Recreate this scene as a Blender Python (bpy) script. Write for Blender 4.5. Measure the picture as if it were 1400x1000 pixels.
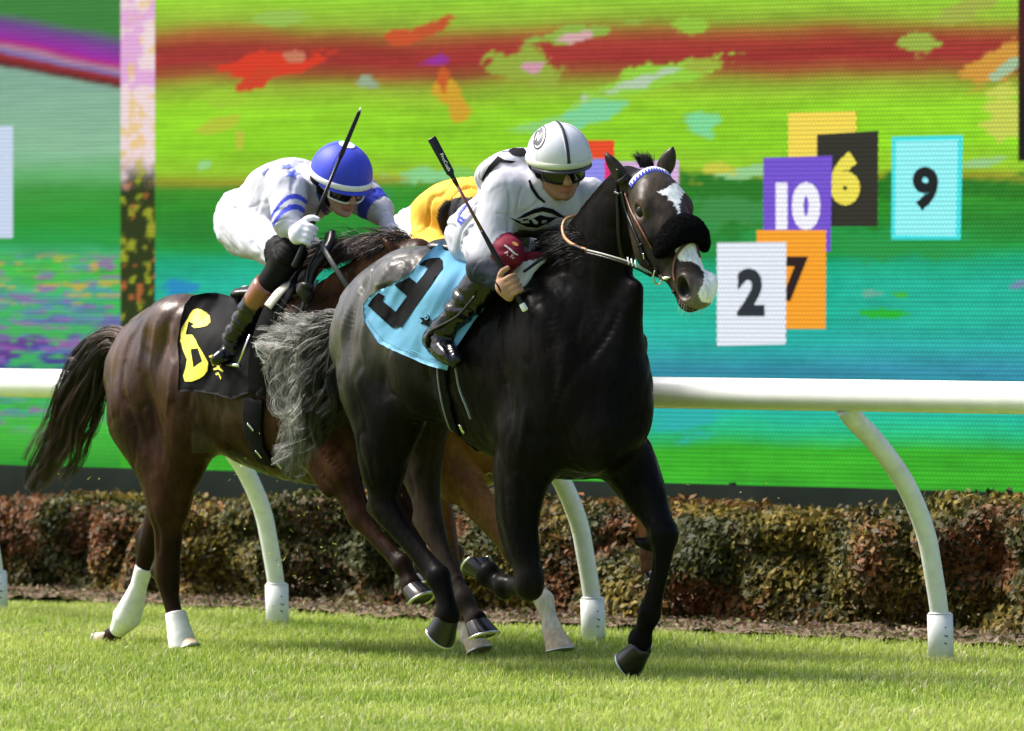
import bpy, math, random
import numpy as np
from mathutils import Vector
from mathutils.bvhtree import BVHTree
from mathutils.geometry import delaunay_2d_cdt
S = bpy.context.scene
for o in list(bpy.data.objects): bpy.data.objects.remove(o)
random.seed(7); RNG = np.random.default_rng(7)
# ------------------------------------------------------------------ camera, sky, sun, exposure
FPX = 10500.0; CH = 1.497; HOR = 392.0; TH = math.radians(48); CT, ST = math.cos(TH), math.sin(TH)
cd = bpy.data.cameras.new('camera'); cam = bpy.data.objects.new('camera', cd); S.collection.objects.link(cam)
cam.location = (0, 0, CH); cam.rotation_euler = (math.radians(90), 0, 0)
cd.sensor_width = 36; cd.lens = FPX/1400*36; cd.shift_y = -(500-HOR)/1400
cd.clip_start = 1; cd.clip_end = 2000
cd.dof.use_dof = True; cd.dof.focus_distance = 29.6; cd.dof.aperture_fstop = 5.6
S.camera = cam
S.render.resolution_x = 1024; S.render.resolution_y = 731
SUN_EL = 52; SUN_AZ = (-0.80, 0.25)           # towards the sun: left and a little behind the horses
w = bpy.data.worlds.new('World'); S.world = w; w.use_nodes = True
nt = w.node_tree; bg = nt.nodes['Background']; sk = nt.nodes.new('ShaderNodeTexSky')
sk.sky_type = 'NISHITA'; sk.sun_disc = False; sk.sun_elevation = math.radians(SUN_EL)
sk.sun_rotation = math.atan2(SUN_AZ[0], SUN_AZ[1]); sk.dust_density = 4.0; sk.air_density = 1.0; sk.ozone_density = 1.0
nt.links.new(sk.outputs[0], bg.inputs[0]); bg.inputs[1].default_value = 0.105
sd_ = bpy.data.lights.new('sun', 'SUN'); sun = bpy.data.objects.new('sun', sd_); S.collection.objects.link(sun)
sd_.energy = 3.2; sd_.angle = math.radians(20); sd_.color = (1.0, 0.95, 0.88)
azn = Vector(SUN_AZ).normalized(); ce = math.cos(math.radians(SUN_EL))
sdir = Vector((azn.x*ce, azn.y*ce, math.sin(math.radians(SUN_EL))))
sun.rotation_euler = sdir.to_track_quat('Z', 'Y').to_euler()
S.view_settings.view_transform = 'Standard'; S.view_settings.look = 'None'
S.view_settings.exposure = 1.25; S.view_settings.gamma = 1.0
EXPO = 2**S.view_settings.exposure
# ------------------------------------------------------------------ helpers: objects
COL = S.collection
def tag(o, label=None, cat=None, group=None, kind=None):
    if label: o['label'] = label
    if cat: o['category'] = cat
    if group: o['group'] = group
    if kind: o['kind'] = kind
    return o
def setmesh(name, V, F, mat, smooth=True):
    V = np.asarray(V, dtype=np.float32).reshape(-1, 3)
    me = bpy.data.meshes.new(name)
    if isinstance(F, np.ndarray) and F.ndim == 2:
        n, k = F.shape
        me.vertices.add(len(V)); me.vertices.foreach_set('co', V.ravel())
        me.loops.add(n*k); me.loops.foreach_set('vertex_index', F.astype(np.int32).ravel())
        me.polygons.add(n); me.polygons.foreach_set('loop_start', np.arange(0, n*k, k, dtype=np.int32))
        try: me.polygons.foreach_set('loop_total', np.full(n, k, dtype=np.int32))
        except Exception: pass
        me.update(calc_edges=True)
    else:
        me.from_pydata([tuple(map(float, v)) for v in V], [], [tuple(int(i) for i in f) for f in F]); me.update()
    if smooth: me.polygons.foreach_set('use_smooth', np.ones(len(me.polygons), dtype=bool))
    if mat: me.materials.append(mat)
    return me
def setcol(me, C):
    C = np.asarray(C, dtype=np.float32)
    if C.shape[1] == 3: C = np.hstack([C, np.ones((len(C), 1), np.float32)])
    a = me.color_attributes.new('Col', 'FLOAT_COLOR', 'POINT'); a.data.foreach_set('color', C.ravel())
def add(name, V, F, mat, parent=None, smooth=True, col=None, kind=None, label=None):
    V = np.asarray(V, dtype=np.float64).reshape(-1, 3)
    if parent is not None and 'org' in parent: V = V - np.array(parent['org'])
    if parent is not None and parent.parent is not None and 'org' in parent.parent and 'org' not in parent: V = V - np.array(parent.parent['org'])
    me = setmesh(name, V, F, mat, smooth)
    if col is not None: setcol(me, col)
    o = bpy.data.objects.new(name, me); COL.objects.link(o)
    if parent is not None: o.parent = parent
    if kind: o['kind'] = kind
    if label: o['label'] = label
    return o
# ------------------------------------------------------------------ helpers: materials
MATS = {}
def mat(name, col=(.5,.5,.5), rough=.5, metal=0, spec=.5, bump=0, bscale=60, var=0, vscale=8, attr=False,
        sheen=0, coat=0, specattr=0, stretch=(1,1,1), rvar=0, transl=0, emit=None, bump2=0, b2scale=10, sss=0):
    if name in MATS: return MATS[name]
    m = bpy.data.materials.new(name); m.use_nodes = True; n = m.node_tree.nodes; L = m.node_tree.links
    b = n['Principled BSDF']; b.inputs['Roughness'].default_value = rough; b.inputs['Metallic'].default_value = metal
    b.inputs['Specular IOR Level'].default_value = spec
    b.inputs['Sheen Weight'].default_value = sheen; b.inputs['Sheen Roughness'].default_value = .4
    b.inputs['Coat Weight'].default_value = coat; b.inputs['Coat Roughness'].default_value = .12
    if sss: b.inputs['Subsurface Weight'].default_value = sss; b.inputs['Subsurface Radius'].default_value = (.01, .004, .002)
    tc = n.new('ShaderNodeTexCoord'); mp = n.new('ShaderNodeMapping'); mp.inputs['Scale'].default_value = stretch
    L.new(tc.outputs['Object'], mp.inputs['Vector'])
    src = None
    if attr:
        at = n.new('ShaderNodeAttribute'); at.attribute_name = 'Col'; src = at.outputs['Color']
        if specattr:
            mm = n.new('ShaderNodeMath'); mm.operation = 'MULTIPLY'; mm.inputs[1].default_value = specattr; L.new(at.outputs['Alpha'], mm.inputs[0]); L.new(mm.outputs[0], b.inputs['Specular IOR Level'])
    else:
        rgb = n.new('ShaderNodeRGB'); rgb.outputs[0].default_value = (*col, 1); src = rgb.outputs[0]
    if var:
        no = n.new('ShaderNodeTexNoise'); no.inputs['Scale'].default_value = vscale; no.inputs['Detail'].default_value = 6
        L.new(mp.outputs[0], no.inputs['Vector'])
        mr = n.new('ShaderNodeMapRange'); mr.inputs[1].default_value = .3; mr.inputs[2].default_value = .7
        mr.inputs[3].default_value = 1-var; mr.inputs[4].default_value = 1+var
        L.new(no.outputs[0], mr.inputs[0])
        vm = n.new('ShaderNodeVectorMath'); vm.operation = 'SCALE'; L.new(src, vm.inputs[0]); L.new(mr.outputs[0], vm.inputs['Scale']); src = vm.outputs[0]
    L.new(src, b.inputs['Base Color'])
    if rvar:
        no = n.new('ShaderNodeTexNoise'); no.inputs['Scale'].default_value = 22; no.inputs['Detail'].default_value = 7; L.new(mp.outputs[0], no.inputs['Vector'])
        mr = n.new('ShaderNodeMapRange'); mr.inputs[1].default_value = .35; mr.inputs[2].default_value = .65; mr.inputs[3].default_value = rough-rvar; mr.inputs[4].default_value = rough+rvar; L.new(no.outputs[0], mr.inputs[0]); L.new(mr.outputs[0], b.inputs['Roughness'])
    last = None
    for amt, sc, dist in ((bump2, b2scale, .02), (bump, bscale, .004)):
        if not amt: continue
        no = n.new('ShaderNodeTexNoise'); no.inputs['Scale'].default_value = sc; no.inputs['Detail'].default_value = 5 if dist < .01 else 2
        L.new(mp.outputs[0], no.inputs['Vector'])
        bp = n.new('ShaderNodeBump'); bp.inputs['Strength'].default_value = amt; bp.inputs['Distance'].default_value = dist
        L.new(no.outputs[0], bp.inputs['Height'])
        if last: L.new(last, bp.inputs['Normal'])
        last = bp.outputs[0]
    if last: L.new(last, b.inputs['Normal'])
    if emit is not None:
        b.inputs['Emission Color'].default_value = (*emit[:3], 1); b.inputs['Emission Strength'].default_value = emit[3]
    if transl:
        tr = n.new('ShaderNodeBsdfTranslucent'); mx = n.new('ShaderNodeMixShader'); mx.inputs[0].default_value = transl
        L.new(src, tr.inputs['Color']); L.new(b.outputs[0], mx.inputs[1]); L.new(tr.outputs[0], mx.inputs[2])
        L.new(mx.outputs[0], n['Material Output'].inputs['Surface'])
    MATS[name] = m; return m
# ------------------------------------------------------------------ helpers: noise
def vnoise(P, scale, seed=0):
    """smooth value noise of points (N,3) -> -1..1"""
    P = np.asarray(P, dtype=np.float64)*scale + 1000.0; I = np.floor(P).astype(np.int64); f = P-I; f = f*f*(3-2*f)
    def h(i, j, k):
        n = (i*73856093) ^ (j*19349663) ^ (k*83492791) ^ (seed*2654435761)
        n = (n ^ (n >> 13)) * 1274126177; n = n ^ (n >> 16)
        return (n & 0xffff)/32767.5-1
    r = 0
    for a in (0, 1):
        for b_ in (0, 1):
            for c in (0, 1):
                wgt = (f[:, 0] if a else 1-f[:, 0])*(f[:, 1] if b_ else 1-f[:, 1])*(f[:, 2] if c else 1-f[:, 2])
                r = r + wgt*h(I[:, 0]+a, I[:, 1]+b_, I[:, 2]+c)
    return r
def fbm(P, scale, seed=0, oct=4):
    r = 0; a = 1; t = 0
    for o in range(oct): r = r+a*vnoise(P, scale*2**o, seed+o*17); t += a; a *= .5
    return r/t
def lerp(a, b, t): return a+(b-a)*t
def sstep(a, b, x): t = np.clip((x-a)/(b-a), 0, 1); return t*t*(3-2*t)
# ------------------------------------------------------------------ frames: a horse's own axes (x forward, y left, z up)
class Frame:
    def __init__(s, K, pxw):
        s.K = K; a = (pxw-700)/FPX; D = K/(CT+a*ST); s.O = np.array([a*D, D, 0.0])
        s.R = np.array([[CT, -ST, 0], [ST, CT, 0], [0, 0, 1.0]])       # rows: forward, left, up
        s.cam = s.R @ (np.array([0, 0, CH])-s.O)
    def loc(s, W): return (np.asarray(W)-s.O) @ s.R.T
    def wor(s, P): return np.asarray(P) @ s.R + s.O
    def h(s, px, py, lat=0.0):                                         # pixel on the plane lat metres to the horse's right
        a = (px-700)/FPX; D = (s.K-lat)/(CT+a*ST); return s.loc([a*D, D, CH-(py-HOR)/FPX*D])
    def d(s, px, py, D): return s.loc([(px-700)/FPX*D, D, CH-(py-HOR)/FPX*D])
    def depth(s, P): return s.wor(P)[..., 1]
    def px(s, P):
        W = s.wor(P); return np.stack([700+W[..., 0]/W[..., 1]*FPX, HOR+(CH-W[..., 2])/W[..., 1]*FPX], -1)
    def ray(s, px, py):
        d = s.R @ np.array([(px-700)/FPX, 1, -(py-HOR)/FPX]); return d/np.linalg.norm(d)
    def root(s, name, org):
        o = bpy.data.objects.new(name, None); COL.objects.link(o); o['org'] = [float(v) for v in org]
        o.location = s.wor(org); o.rotation_euler = (0, 0, -TH); o.empty_display_size = .1
        return o
def unit(v): v = np.asarray(v, dtype=float); return v/np.linalg.norm(v)
def chaikin(P, it=2):
    P = np.asarray(P, dtype=float)
    for _ in range(it):
        Q = [P[0]]
        for a, b in zip(P[:-1], P[1:]): Q += [a*.75+b*.25, a*.25+b*.75]
        Q.append(P[-1]); P = np.array(Q)
    return P
def catmull(P, n=6):
    P = np.asarray(P, dtype=float); Q = np.vstack([2*P[0]-P[1], P, 2*P[-1]-P[-2]]); out = []
    for i in range(1, len(Q)-2):
        for t in np.linspace(0, 1, n, endpoint=False):
            a, b, c, d = Q[i-1:i+3]
            out.append(.5*((2*b)+(-a+c)*t+(2*a-5*b+4*c-d)*t*t+(-a+3*b-3*c+d)*t**3))
    out.append(P[-1]); return np.array(out)
# ------------------------------------------------------------------ implicit bodies
def seg_f(X, Y, Z, p0, p1, r0, r1, side):
    d = p1-p0; L = np.linalg.norm(d)
    if L < 1e-6: d = np.array([0, 0, 1.]); L = 1e-6
    else: d = d/L
    u = side-d*np.dot(side, d)
    if np.linalg.norm(u) < 1e-3: u = np.array([1., 0, 0])-d*d[0]
    u = u/np.linalg.norm(u); v = np.cross(d, u)
    X = X-p0[0]; Y = Y-p0[1]; Z = Z-p0[2]
    ax = X*d[0]+Y*d[1]+Z*d[2]; t = np.clip(ax/L, 0, 1); a = ax-t*L
    U = X*u[0]+Y*u[1]+Z*u[2]; V = X*v[0]+Y*v[1]+Z*v[2]
    ru = r0[0]+(r1[0]-r0[0])*t; rv = r0[1]+(r1[1]-r0[1])*t; ra = (ru+rv)*.5
    q = (U/ru)**2+(V/rv)**2+(a/ra)**2; k0 = np.sqrt(q)
    k1 = np.sqrt((U/ru**2)**2+(V/rv**2)**2+(a/ra**2)**2)+1e-9
    return k0*(k0-1)/k1
def ell_f(X, Y, Z, c, r, A):
    X = X-c[0]; Y = Y-c[1]; Z = Z-c[2]; q = 0; g = 0
    for i in range(3):
        w_ = (X*A[i][0]+Y*A[i][1]+Z*A[i][2]); q = q+(w_/r[i])**2; g = g+(w_/r[i]**2)**2
    k0 = np.sqrt(q); return k0*(k0-1)/(np.sqrt(g)+1e-9)
def smin(a, b, k):
    h = np.maximum(k-np.abs(a-b), 0)/k; return np.minimum(a, b)-h*h*k*.25
class Sdf:
    def __init__(s): s.ops = []
    def tube(s, P, R, k=.03, sub=False, tag=0, side=(0, 1, 0), it=2, smooth='c'):
        P = np.array([np.asarray(p, float) for p in P]); R = np.array([(r, r) if np.isscalar(r) else r for r in R], float)
        PR = np.hstack([P, R]); PR = chaikin(PR, it) if smooth == 'c' else catmull(PR, 6)
        PR[:, 3:] = np.maximum(PR[:, 3:], .001)
        s.ops.append(('t', PR, np.array(side, float), k, sub, tag)); return s
    def ell(s, c, r, k=.03, sub=False, tag=0, A=None):
        if np.isscalar(r): r = (r, r, r)
        A = np.eye(3) if A is None else np.array([unit(a) for a in A])
        s.ops.append(('e', np.array(c, float), np.array(r, float), A, k, sub, tag)); return s
    def build(s, xs, ys, zs, smooth=5):
        F = np.full((len(xs), len(ys), len(zs)), .12, np.float32); M = .07
        def blk(lo, hi):
            return tuple(slice(max(np.searchsorted(a, l)-1, 0), min(np.searchsorted(a, h_)+1, len(a))) for a, l, h_ in zip((xs, ys, zs), lo, hi))
        def grid(b): return xs[b[0]][:, None, None].astype(np.float32), ys[b[1]][None, :, None].astype(np.float32), zs[b[2]][None, None, :].astype(np.float32)
        for op in s.ops:
            if op[0] == 't':
                _, PR, side, k, sub, tg = op
                m = PR[:, 3:].max()+M
                B = blk(PR[:, :3].min(0)-m, PR[:, :3].max(0)+m)
                G = np.full(F[B].shape, .12, np.float32); off = [b.start for b in B]
                if G.size == 0: continue
                for a, b in zip(PR[:-1], PR[1:]):
                    mm = max(a[3:].max(), b[3:].max())+M
                    b2 = blk(np.minimum(a[:3], b[:3])-mm, np.maximum(a[:3], b[:3])+mm)
                    if any(q.stop <= q.start for q in b2): continue
                    loc = tuple(slice(q.start-o, q.stop-o) for q, o in zip(b2, off))
                    if G[loc].size == 0: continue
                    X, Y, Z = grid(b2)
                    G[loc] = np.minimum(G[loc], seg_f(X, Y, Z, a[:3], b[:3], a[3:], b[3:], side))
            else:
                _, c, r, A, k, sub, tg = op
                ext = np.sqrt(((A*r[:, None])**2).sum(0))+M
                B = blk(c-ext, c+ext)
                if F[B].size == 0: continue
                X, Y, Z = grid(B); G = ell_f(X, Y, Z, c, r, A).astype(np.float32)
            F[B] = -smin(-F[B], G, k) if sub else smin(F[B], G, k)
        V, Q = nets(F, xs, ys, zs)
        e = np.vstack([Q[:, [0, 1]], Q[:, [1, 2]], Q[:, [2, 3]], Q[:, [3, 0]]])
        for it in range(smooth):
            A_ = np.zeros_like(V); N_ = np.zeros(len(V))
            for i, j in ((0, 1), (1, 0)):
                for ax in range(3): A_[:, ax] += np.bincount(e[:, i], V[e[:, j], ax], len(V))
                N_ += np.bincount(e[:, i], minlength=len(V))
            V = V*.5+(A_/np.maximum(N_, 1)[:, None])*.5
        return V, Q
    def tags(s, V):
        best = np.full(len(V), 9e9); tg = np.zeros(len(V), int); X, Y, Z = V.T
        for op in s.ops:
            if op[5 if op[0] == 'e' else 4]: continue
            if op[0] == 't':
                PR, side = op[1], op[2]; lo = PR[:, :3].min(0)-PR[:, 3:].max()-.05; hi = PR[:, :3].max(0)+PR[:, 3:].max()+.05
                m = np.all((V > lo) & (V < hi), 1); ids = np.nonzero(m)[0]
                if len(ids) == 0: continue
                x, y, z = V[ids].T; g = np.full(len(ids), 9e9)
                for a, b in zip(PR[:-1], PR[1:]): g = np.minimum(g, seg_f(x, y, z, a[:3], b[:3], a[3:], b[3:], side))
            else:
                ids = np.arange(len(V)); g = ell_f(X, Y, Z, op[1], op[2], op[3])
            better = g < best[ids]; best[ids[better]] = g[better]; tg[ids[better]] = op[-1]
        return tg
def nets(F, xs, ys, zs):
    I = F < 0
    c = np.zeros(tuple(n-1 for n in F.shape), np.uint8)
    for i in (0, 1):
        for j in (0, 1):
            for k in (0, 1): c += I[i:i+c.shape[0], j:j+c.shape[1], k:k+c.shape[2]]
    act = (c > 0) & (c < 8); ci, cj, ck = np.nonzero(act)
    idx = np.full(act.shape, -1, np.int32); idx[ci, cj, ck] = np.arange(len(ci))
    corners = [(i, j, k) for i in (0, 1) for j in (0, 1) for k in (0, 1)]
    val = {q: F[ci+q[0], cj+q[1], ck+q[2]].astype(np.float64) for q in corners}
    acc = np.zeros((len(ci), 3)); cnt = np.zeros(len(ci))
    for q in corners:
        for ax in range(3):
            if q[ax]: continue
            q2 = list(q); q2[ax] = 1; q2 = tuple(q2)
            a, b = val[q], val[q2]; m = (a < 0) != (b < 0); t = np.where(m, a/np.where(m, a-b, 1), 0)
            p = [np.full(len(ci), float(v)) for v in q]; p[ax] = t
            for d in range(3): acc[:, d] += np.where(m, p[d], 0)
            cnt += m
    acc /= cnt[:, None]
    V = np.stack([xs[ci]+acc[:, 0]*(xs[ci+1]-xs[ci]), ys[cj]+acc[:, 1]*(ys[cj+1]-ys[cj]), zs[ck]+acc[:, 2]*(zs[ck+1]-zs[ck])], 1)
    quads = []
    for ax in range(3):
        A = np.take(I, range(F.shape[ax]-1), ax); B = np.take(I, range(1, F.shape[ax]), ax)
        for flip, m in ((False, A & ~B), (True, ~A & B)):
            i, j, k = np.nonzero(m); g = [i, j, k]; u, v = (ax+1) % 3, (ax+2) % 3
            ok = (g[u] > 0) & (g[v] > 0) & (g[u] < F.shape[u]-1) & (g[v] < F.shape[v]-1); g = [x[ok] for x in g]
            def at(du, dv):
                h_ = [x.copy() for x in g]; h_[u] += du; h_[v] += dv; return idx[h_[0], h_[1], h_[2]]
            q = np.stack([at(-1, -1), at(0, -1), at(0, 0), at(-1, 0)], 1)
            quads.append(q[:, ::-1] if flip else q)
    Q = np.vstack(quads); return V, Q[(Q >= 0).all(1)]
def axis(lo, hi, h, fine=None):
    out = [lo]
    while out[-1] < hi:
        st = h
        if fine and fine[0]-h <= out[-1] <= fine[1]: st = fine[2]
        out.append(out[-1]+st)
    return np.array(out)
# ------------------------------------------------------------------ swept shapes
def sweep(P, R, n=10, up=(0, 0, 1), flat=None, cap=True):
    """tube along P with radii R; flat=(nx,ny,nz) list gives strap: width along cross, R=(halfwidth, halfthick)"""
    P = np.asarray(P, float); m = len(P); R = np.array([(r, r) if np.isscalar(r) else r for r in (R if hasattr(R, '__len__') and len(R) == m else [R]*m)], float)
    T = np.gradient(P, axis=0); T /= np.linalg.norm(T, axis=1)[:, None]+1e-12
    V = []; ref = np.array(up, float)
    for i in range(m):
        nrm = np.asarray(flat[i], float) if flat is not None else ref
        u = np.cross(T[i], nrm); 
        if np.linalg.norm(u) < 1e-4: u = np.cross(T[i], [1, .1, 0])
        u /= np.linalg.norm(u); v = np.cross(u, T[i])
        if flat is None: ref = v
        for k in range(n):
            an = 2*math.pi*k/n
            cx, sx = math.cos(an), math.sin(an)
            if flat is not None: cx = math.copysign(abs(cx)**.4, cx); sx = math.copysign(abs(sx)**.4, sx)
            V.append(P[i]+u*R[i][0]*cx+v*R[i][1]*sx)
    F = []
    for i in range(m-1):
        for k in range(n):
            a = i*n+k; b = i*n+(k+1) % n; F.append((a, b, b+n, a+n))
    if cap: F.append(tuple(range(n))[::-1]); F.append(tuple(range((m-1)*n, m*n)))
    return np.array(V), F
def box(lo, hi):
    x0, y0, z0 = lo; x1, y1, z1 = hi
    V = [(x, y, z) for x in (x0, x1) for y in (y0, y1) for z in (z0, z1)]
    return V, [(0, 1, 3, 2), (4, 6, 7, 5), (0, 4, 5, 1), (2, 3, 7, 6), (0, 2, 6, 4), (1, 5, 7, 3)]
def join(parts):
    V = []; F = []; n = 0
    for v, f in parts:
        V.append(np.asarray(v, float)); F += [tuple(i+n for i in q) for q in f]; n += len(v)
    return np.vstack(V), F
def inpoly(P, poly):
    P = np.asarray(P, float); x, y = P[:, 0], P[:, 1]; r = np.zeros(len(P), bool); n = len(poly)
    for i in range(n):
        x0, y0 = poly[i]; x1, y1 = poly[(i+1) % n]
        if y0 == y1: continue
        r ^= ((y0 > y) != (y1 > y)) & (x < (x1-x0)*(y-y0)/(y1-y0)+x0)
    return r
def triangulate(polys, step):
    """polys: outlines (even-odd). dense triangles inside."""
    pts = []; edges = []
    for poly in polys:
        s0 = len(pts); d = []
        for i in range(len(poly)):
            a = np.array(poly[i], float); b = np.array(poly[(i+1) % len(poly)], float)
            k = max(1, int(np.linalg.norm(b-a)/step))
            for t in range(k): d.append(a+(b-a)*t/k)
        pts += d; edges += [(s0+i, s0+(i+1) % len(d)) for i in range(len(d))]
    A = np.vstack([np.array(p, float) for p in polys]); lo, hi = A.min(0), A.max(0)
    gx = np.arange(lo[0]+step*.5, hi[0], step); gy = np.arange(lo[1]+step*.5, hi[1], step)
    G = np.array([(x+(step*.5 if j % 2 else 0), y) for j, y in enumerate(gy) for x in gx]) if len(gx) and len(gy) else np.zeros((0, 2))
    def eo(P):
        r = np.zeros(len(P), bool)
        for p in polys: r ^= inpoly(P, p)
        return r
    if len(G):
        G = G[eo(G)]
        B = np.array(pts)
        if len(G): G = G[[np.min(np.sum((B-g)**2, 1)) > (step*.45)**2 for g in G]]
        pts += list(G)
    r = delaunay_2d_cdt([Vector(p) for p in pts], edges, [], 0, 1e-5)
    V = np.array([tuple(v) for v in r[0]]); F = np.array([f for f in r[2]])
    ok = eo(V[F].mean(1)); return V, F[ok]
_tc = {}
def text2d(txt, bold=0.0):
    """outline mesh of a word in the built-in font, unit height"""
    if (txt, bold) in _tc: return _tc[(txt, bold)]
    cu = bpy.data.curves.new('t', 'FONT'); cu.body = txt; cu.size = 1; cu.offset = bold; cu.resolution_u = 4
    o = bpy.data.objects.new('t', cu); COL.objects.link(o); bpy.context.view_layer.update()
    me = bpy.data.meshes.new_from_object(o.evaluated_get(bpy.context.evaluated_depsgraph_get()))
    V = np.array([tuple(v.co)[:2] for v in me.vertices]); F = [tuple(p.vertices) for p in me.polygons]
    bpy.data.objects.remove(o); bpy.data.meshes.remove(me)
    lo, hi = V.min(0), V.max(0); V = (V-(lo+hi)/2)/(hi[1]-lo[1])
    _tc[(txt, bold)] = (V, F); return V, F
def txtpx(txt, c, hgt, ang=0, xs=1, bold=.02, shear=0):
    V, F = text2d(txt, bold); V = V.copy(); V[:, 0] = V[:, 0]*xs+V[:, 1]*shear; V *= hgt; V[:, 1] *= -1
    a = math.radians(ang); M_ = np.array([[math.cos(a), -math.sin(a)], [math.sin(a), math.cos(a)]])
    return V @ M_.T+np.array(c), F
class Snap:
    """drape things seen at a pixel onto a body's surface"""
    def __init__(s, fr, V, Q): s.fr = fr; s.b = BVHTree.FromPolygons([Vector(v) for v in V], [tuple(int(i) for i in q) for q in Q])
    def __call__(s, px, py, off=0.0, lat=None):
        d = s.fr.ray(px, py); r = s.b.ray_cast(Vector(s.fr.cam), Vector(d))
        if r[0] is None:
            if lat is not None: return s.fr.h(px, py, lat), -d
            o = s.fr.cam; t = s.fr.h(px, py, 0); r = s.b.find_nearest(Vector(t))
            n = np.array(r[1]); return np.array(r[0])+n*off, n
        n = np.array(r[1])
        if n @ d > 0: n = -n
        return np.array(r[0])-d*off*.6+n*off*.5, n
    def decal(s, name, polys, m, parent, off=.004, step=4, thick=.0, fn=None, VF=None, kind=None, label=None, relax=0):
        V2, F = VF if VF is not None else triangulate(polys, step)
        V = np.array([s(x, y, off)[0] for x, y in V2])
        if relax:
            e = np.array([(f[i], f[(i+1) % len(f)]) for f in F for i in range(len(f))])
            Dp = np.linalg.norm(V-s.fr.cam, axis=1)
            D0 = Dp.copy()
            for _ in range(relax):
                A_ = np.bincount(e[:, 0], Dp[e[:, 1]], len(V))+np.bincount(e[:, 1], Dp[e[:, 0]], len(V)); N_ = np.bincount(e[:, 0], minlength=len(V))+np.bincount(e[:, 1], minlength=len(V))
                Dp = np.minimum(D0, A_/np.maximum(N_, 1))
            V = s.fr.cam+(V-s.fr.cam)/np.linalg.norm(V-s.fr.cam, axis=1)[:, None]*Dp[:, None]
        if fn is not None: V = fn(V, V2)
        if thick:
            n = len(V); d = unit(s.fr.cam-V.mean(0)); V = np.vstack([V, V-d*thick])
            ec = {}
            for f in F:
                for i in range(len(f)):
                    a, b = int(f[i]), int(f[(i+1) % len(f)]); ec[(a, b)] = 1
            F = [tuple(int(i) for i in f) for f in F]; side = [(a, b, b+n, a+n) for (a, b) in ec if (b, a) not in ec]
            F = F+[tuple(i+n for i in f[::-1]) for f in F]+side
        return add(name, V, [tuple(int(i) for i in f) for f in F], m, parent, True, kind=kind, label=label)
    def strap(s, name, pts, wd, th, m, parent, off=.003, n=6, ends=None, nn=8):
        P2 = catmull(np.array(pts, float), n); R_ = [s(x, y, off) for x, y in P2]
        P = np.array([r[0] for r in R_]); N = np.array([r[1] for r in R_])
        P[1:-1] = P[1:-1]*.5+(P[:-2]+P[2:])*.25
        V, F = sweep(P, [(wd/2, th/2)]*len(P), nn, flat=N); return add(name, V, F, m, parent)
def hairs(strands, r0, r1=.0005):
    """strands: list of (m,3) arrays -> thin three-sided fibres"""
    V = []; F = []; n = 0
    for st in strands:
        m = len(st); T = np.gradient(st, axis=0); T /= np.linalg.norm(T, axis=1)[:, None]+1e-9
        u = np.cross(T, [.3, .2, .93]); u /= np.linalg.norm(u, axis=1)[:, None]+1e-9; v = np.cross(T, u)
        rr = lerp(r0, r1, np.linspace(0, 1, m)**1.5)[:, None]
        ring = np.stack([st+rr*(u*math.cos(a)+v*math.sin(a)) for a in (0, 2.094, 4.189)], 1).reshape(-1, 3); V.append(ring)
        i = np.arange(m-1)[:, None]*3; k = np.arange(3)[None, :]; k2 = (k+1) % 3
        F.append(np.stack([i+k, i+k2, i+k2+3, i+k+3], -1).reshape(-1, 4)+n); n += m*3
    return np.vstack(V), np.vstack(F)
# ================================================================== the setting
KN = np.array([ST, CT]); FW = np.array([CT, -ST])                    # across / along the rail, seen from above
def along(K, px):                                                     # ground point of the line K metres across, seen at column px
    a = (px-700)/FPX; D = K/(CT+a*ST); return np.array([a*D, D])
def KT(K, t, z=0): p = KN*K+FW*t; return (p[0], p[1], z)
def tK(px, K): return float(along(K, px) @ FW)
T0 = tK(700, 22.0)
# ground
def gridmesh(name, K0, K1, t0, t1, nk, n_t, zf, m, kind, label=None):
    ks = np.linspace(K0, K1, nk); ts = np.linspace(t0, t1, n_t)
    V = [];
    for k in ks:
        for t in ts: p = KN*k+FW*t; V.append((p[0], p[1], 0))
    V = np.array(V); V[:, 2] = zf(V)
    i = np.arange(nk-1)[:, None]*n_t+np.arange(n_t-1)[None, :]
    F = np.stack([i, i+1, i+n_t+1, i+n_t], -1).reshape(-1, 4)
    return add(name, V, F, m, None, kind=kind, label=label)
GZ = lambda P: 0.018*fbm(np.c_[P[:, :2], P[:, 0]*0], .9, 3, 2)
m_soil = mat('turf_soil', (.16, .23, .03), .95, spec=.1, var=.35, vscale=3, bump=.6, bscale=40)
add('ground', [(-900, -300, -.06), (900, -300, -.06), (900, 1500, -.06), (-900, 1500, -.06)], [(0, 1, 2, 3)], m_soil, kind='structure', smooth=False)
gridmesh('turf_track', 4, 22.85, T0-16, T0+16, 120, 180, lambda P: GZ(P)-.012, m_soil, 'structure')
m_dirt = mat('bark_mulch', (.13, .095, .065), .95, spec=.1, var=.5, vscale=25, bump=1, bscale=60)
gridmesh('hedge_bed', 22.80, 25.6, T0-16, T0+16, 70, 1400, lambda P: .012+.030*fbm(P, 7, 4, 5), m_dirt, 'structure')
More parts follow.
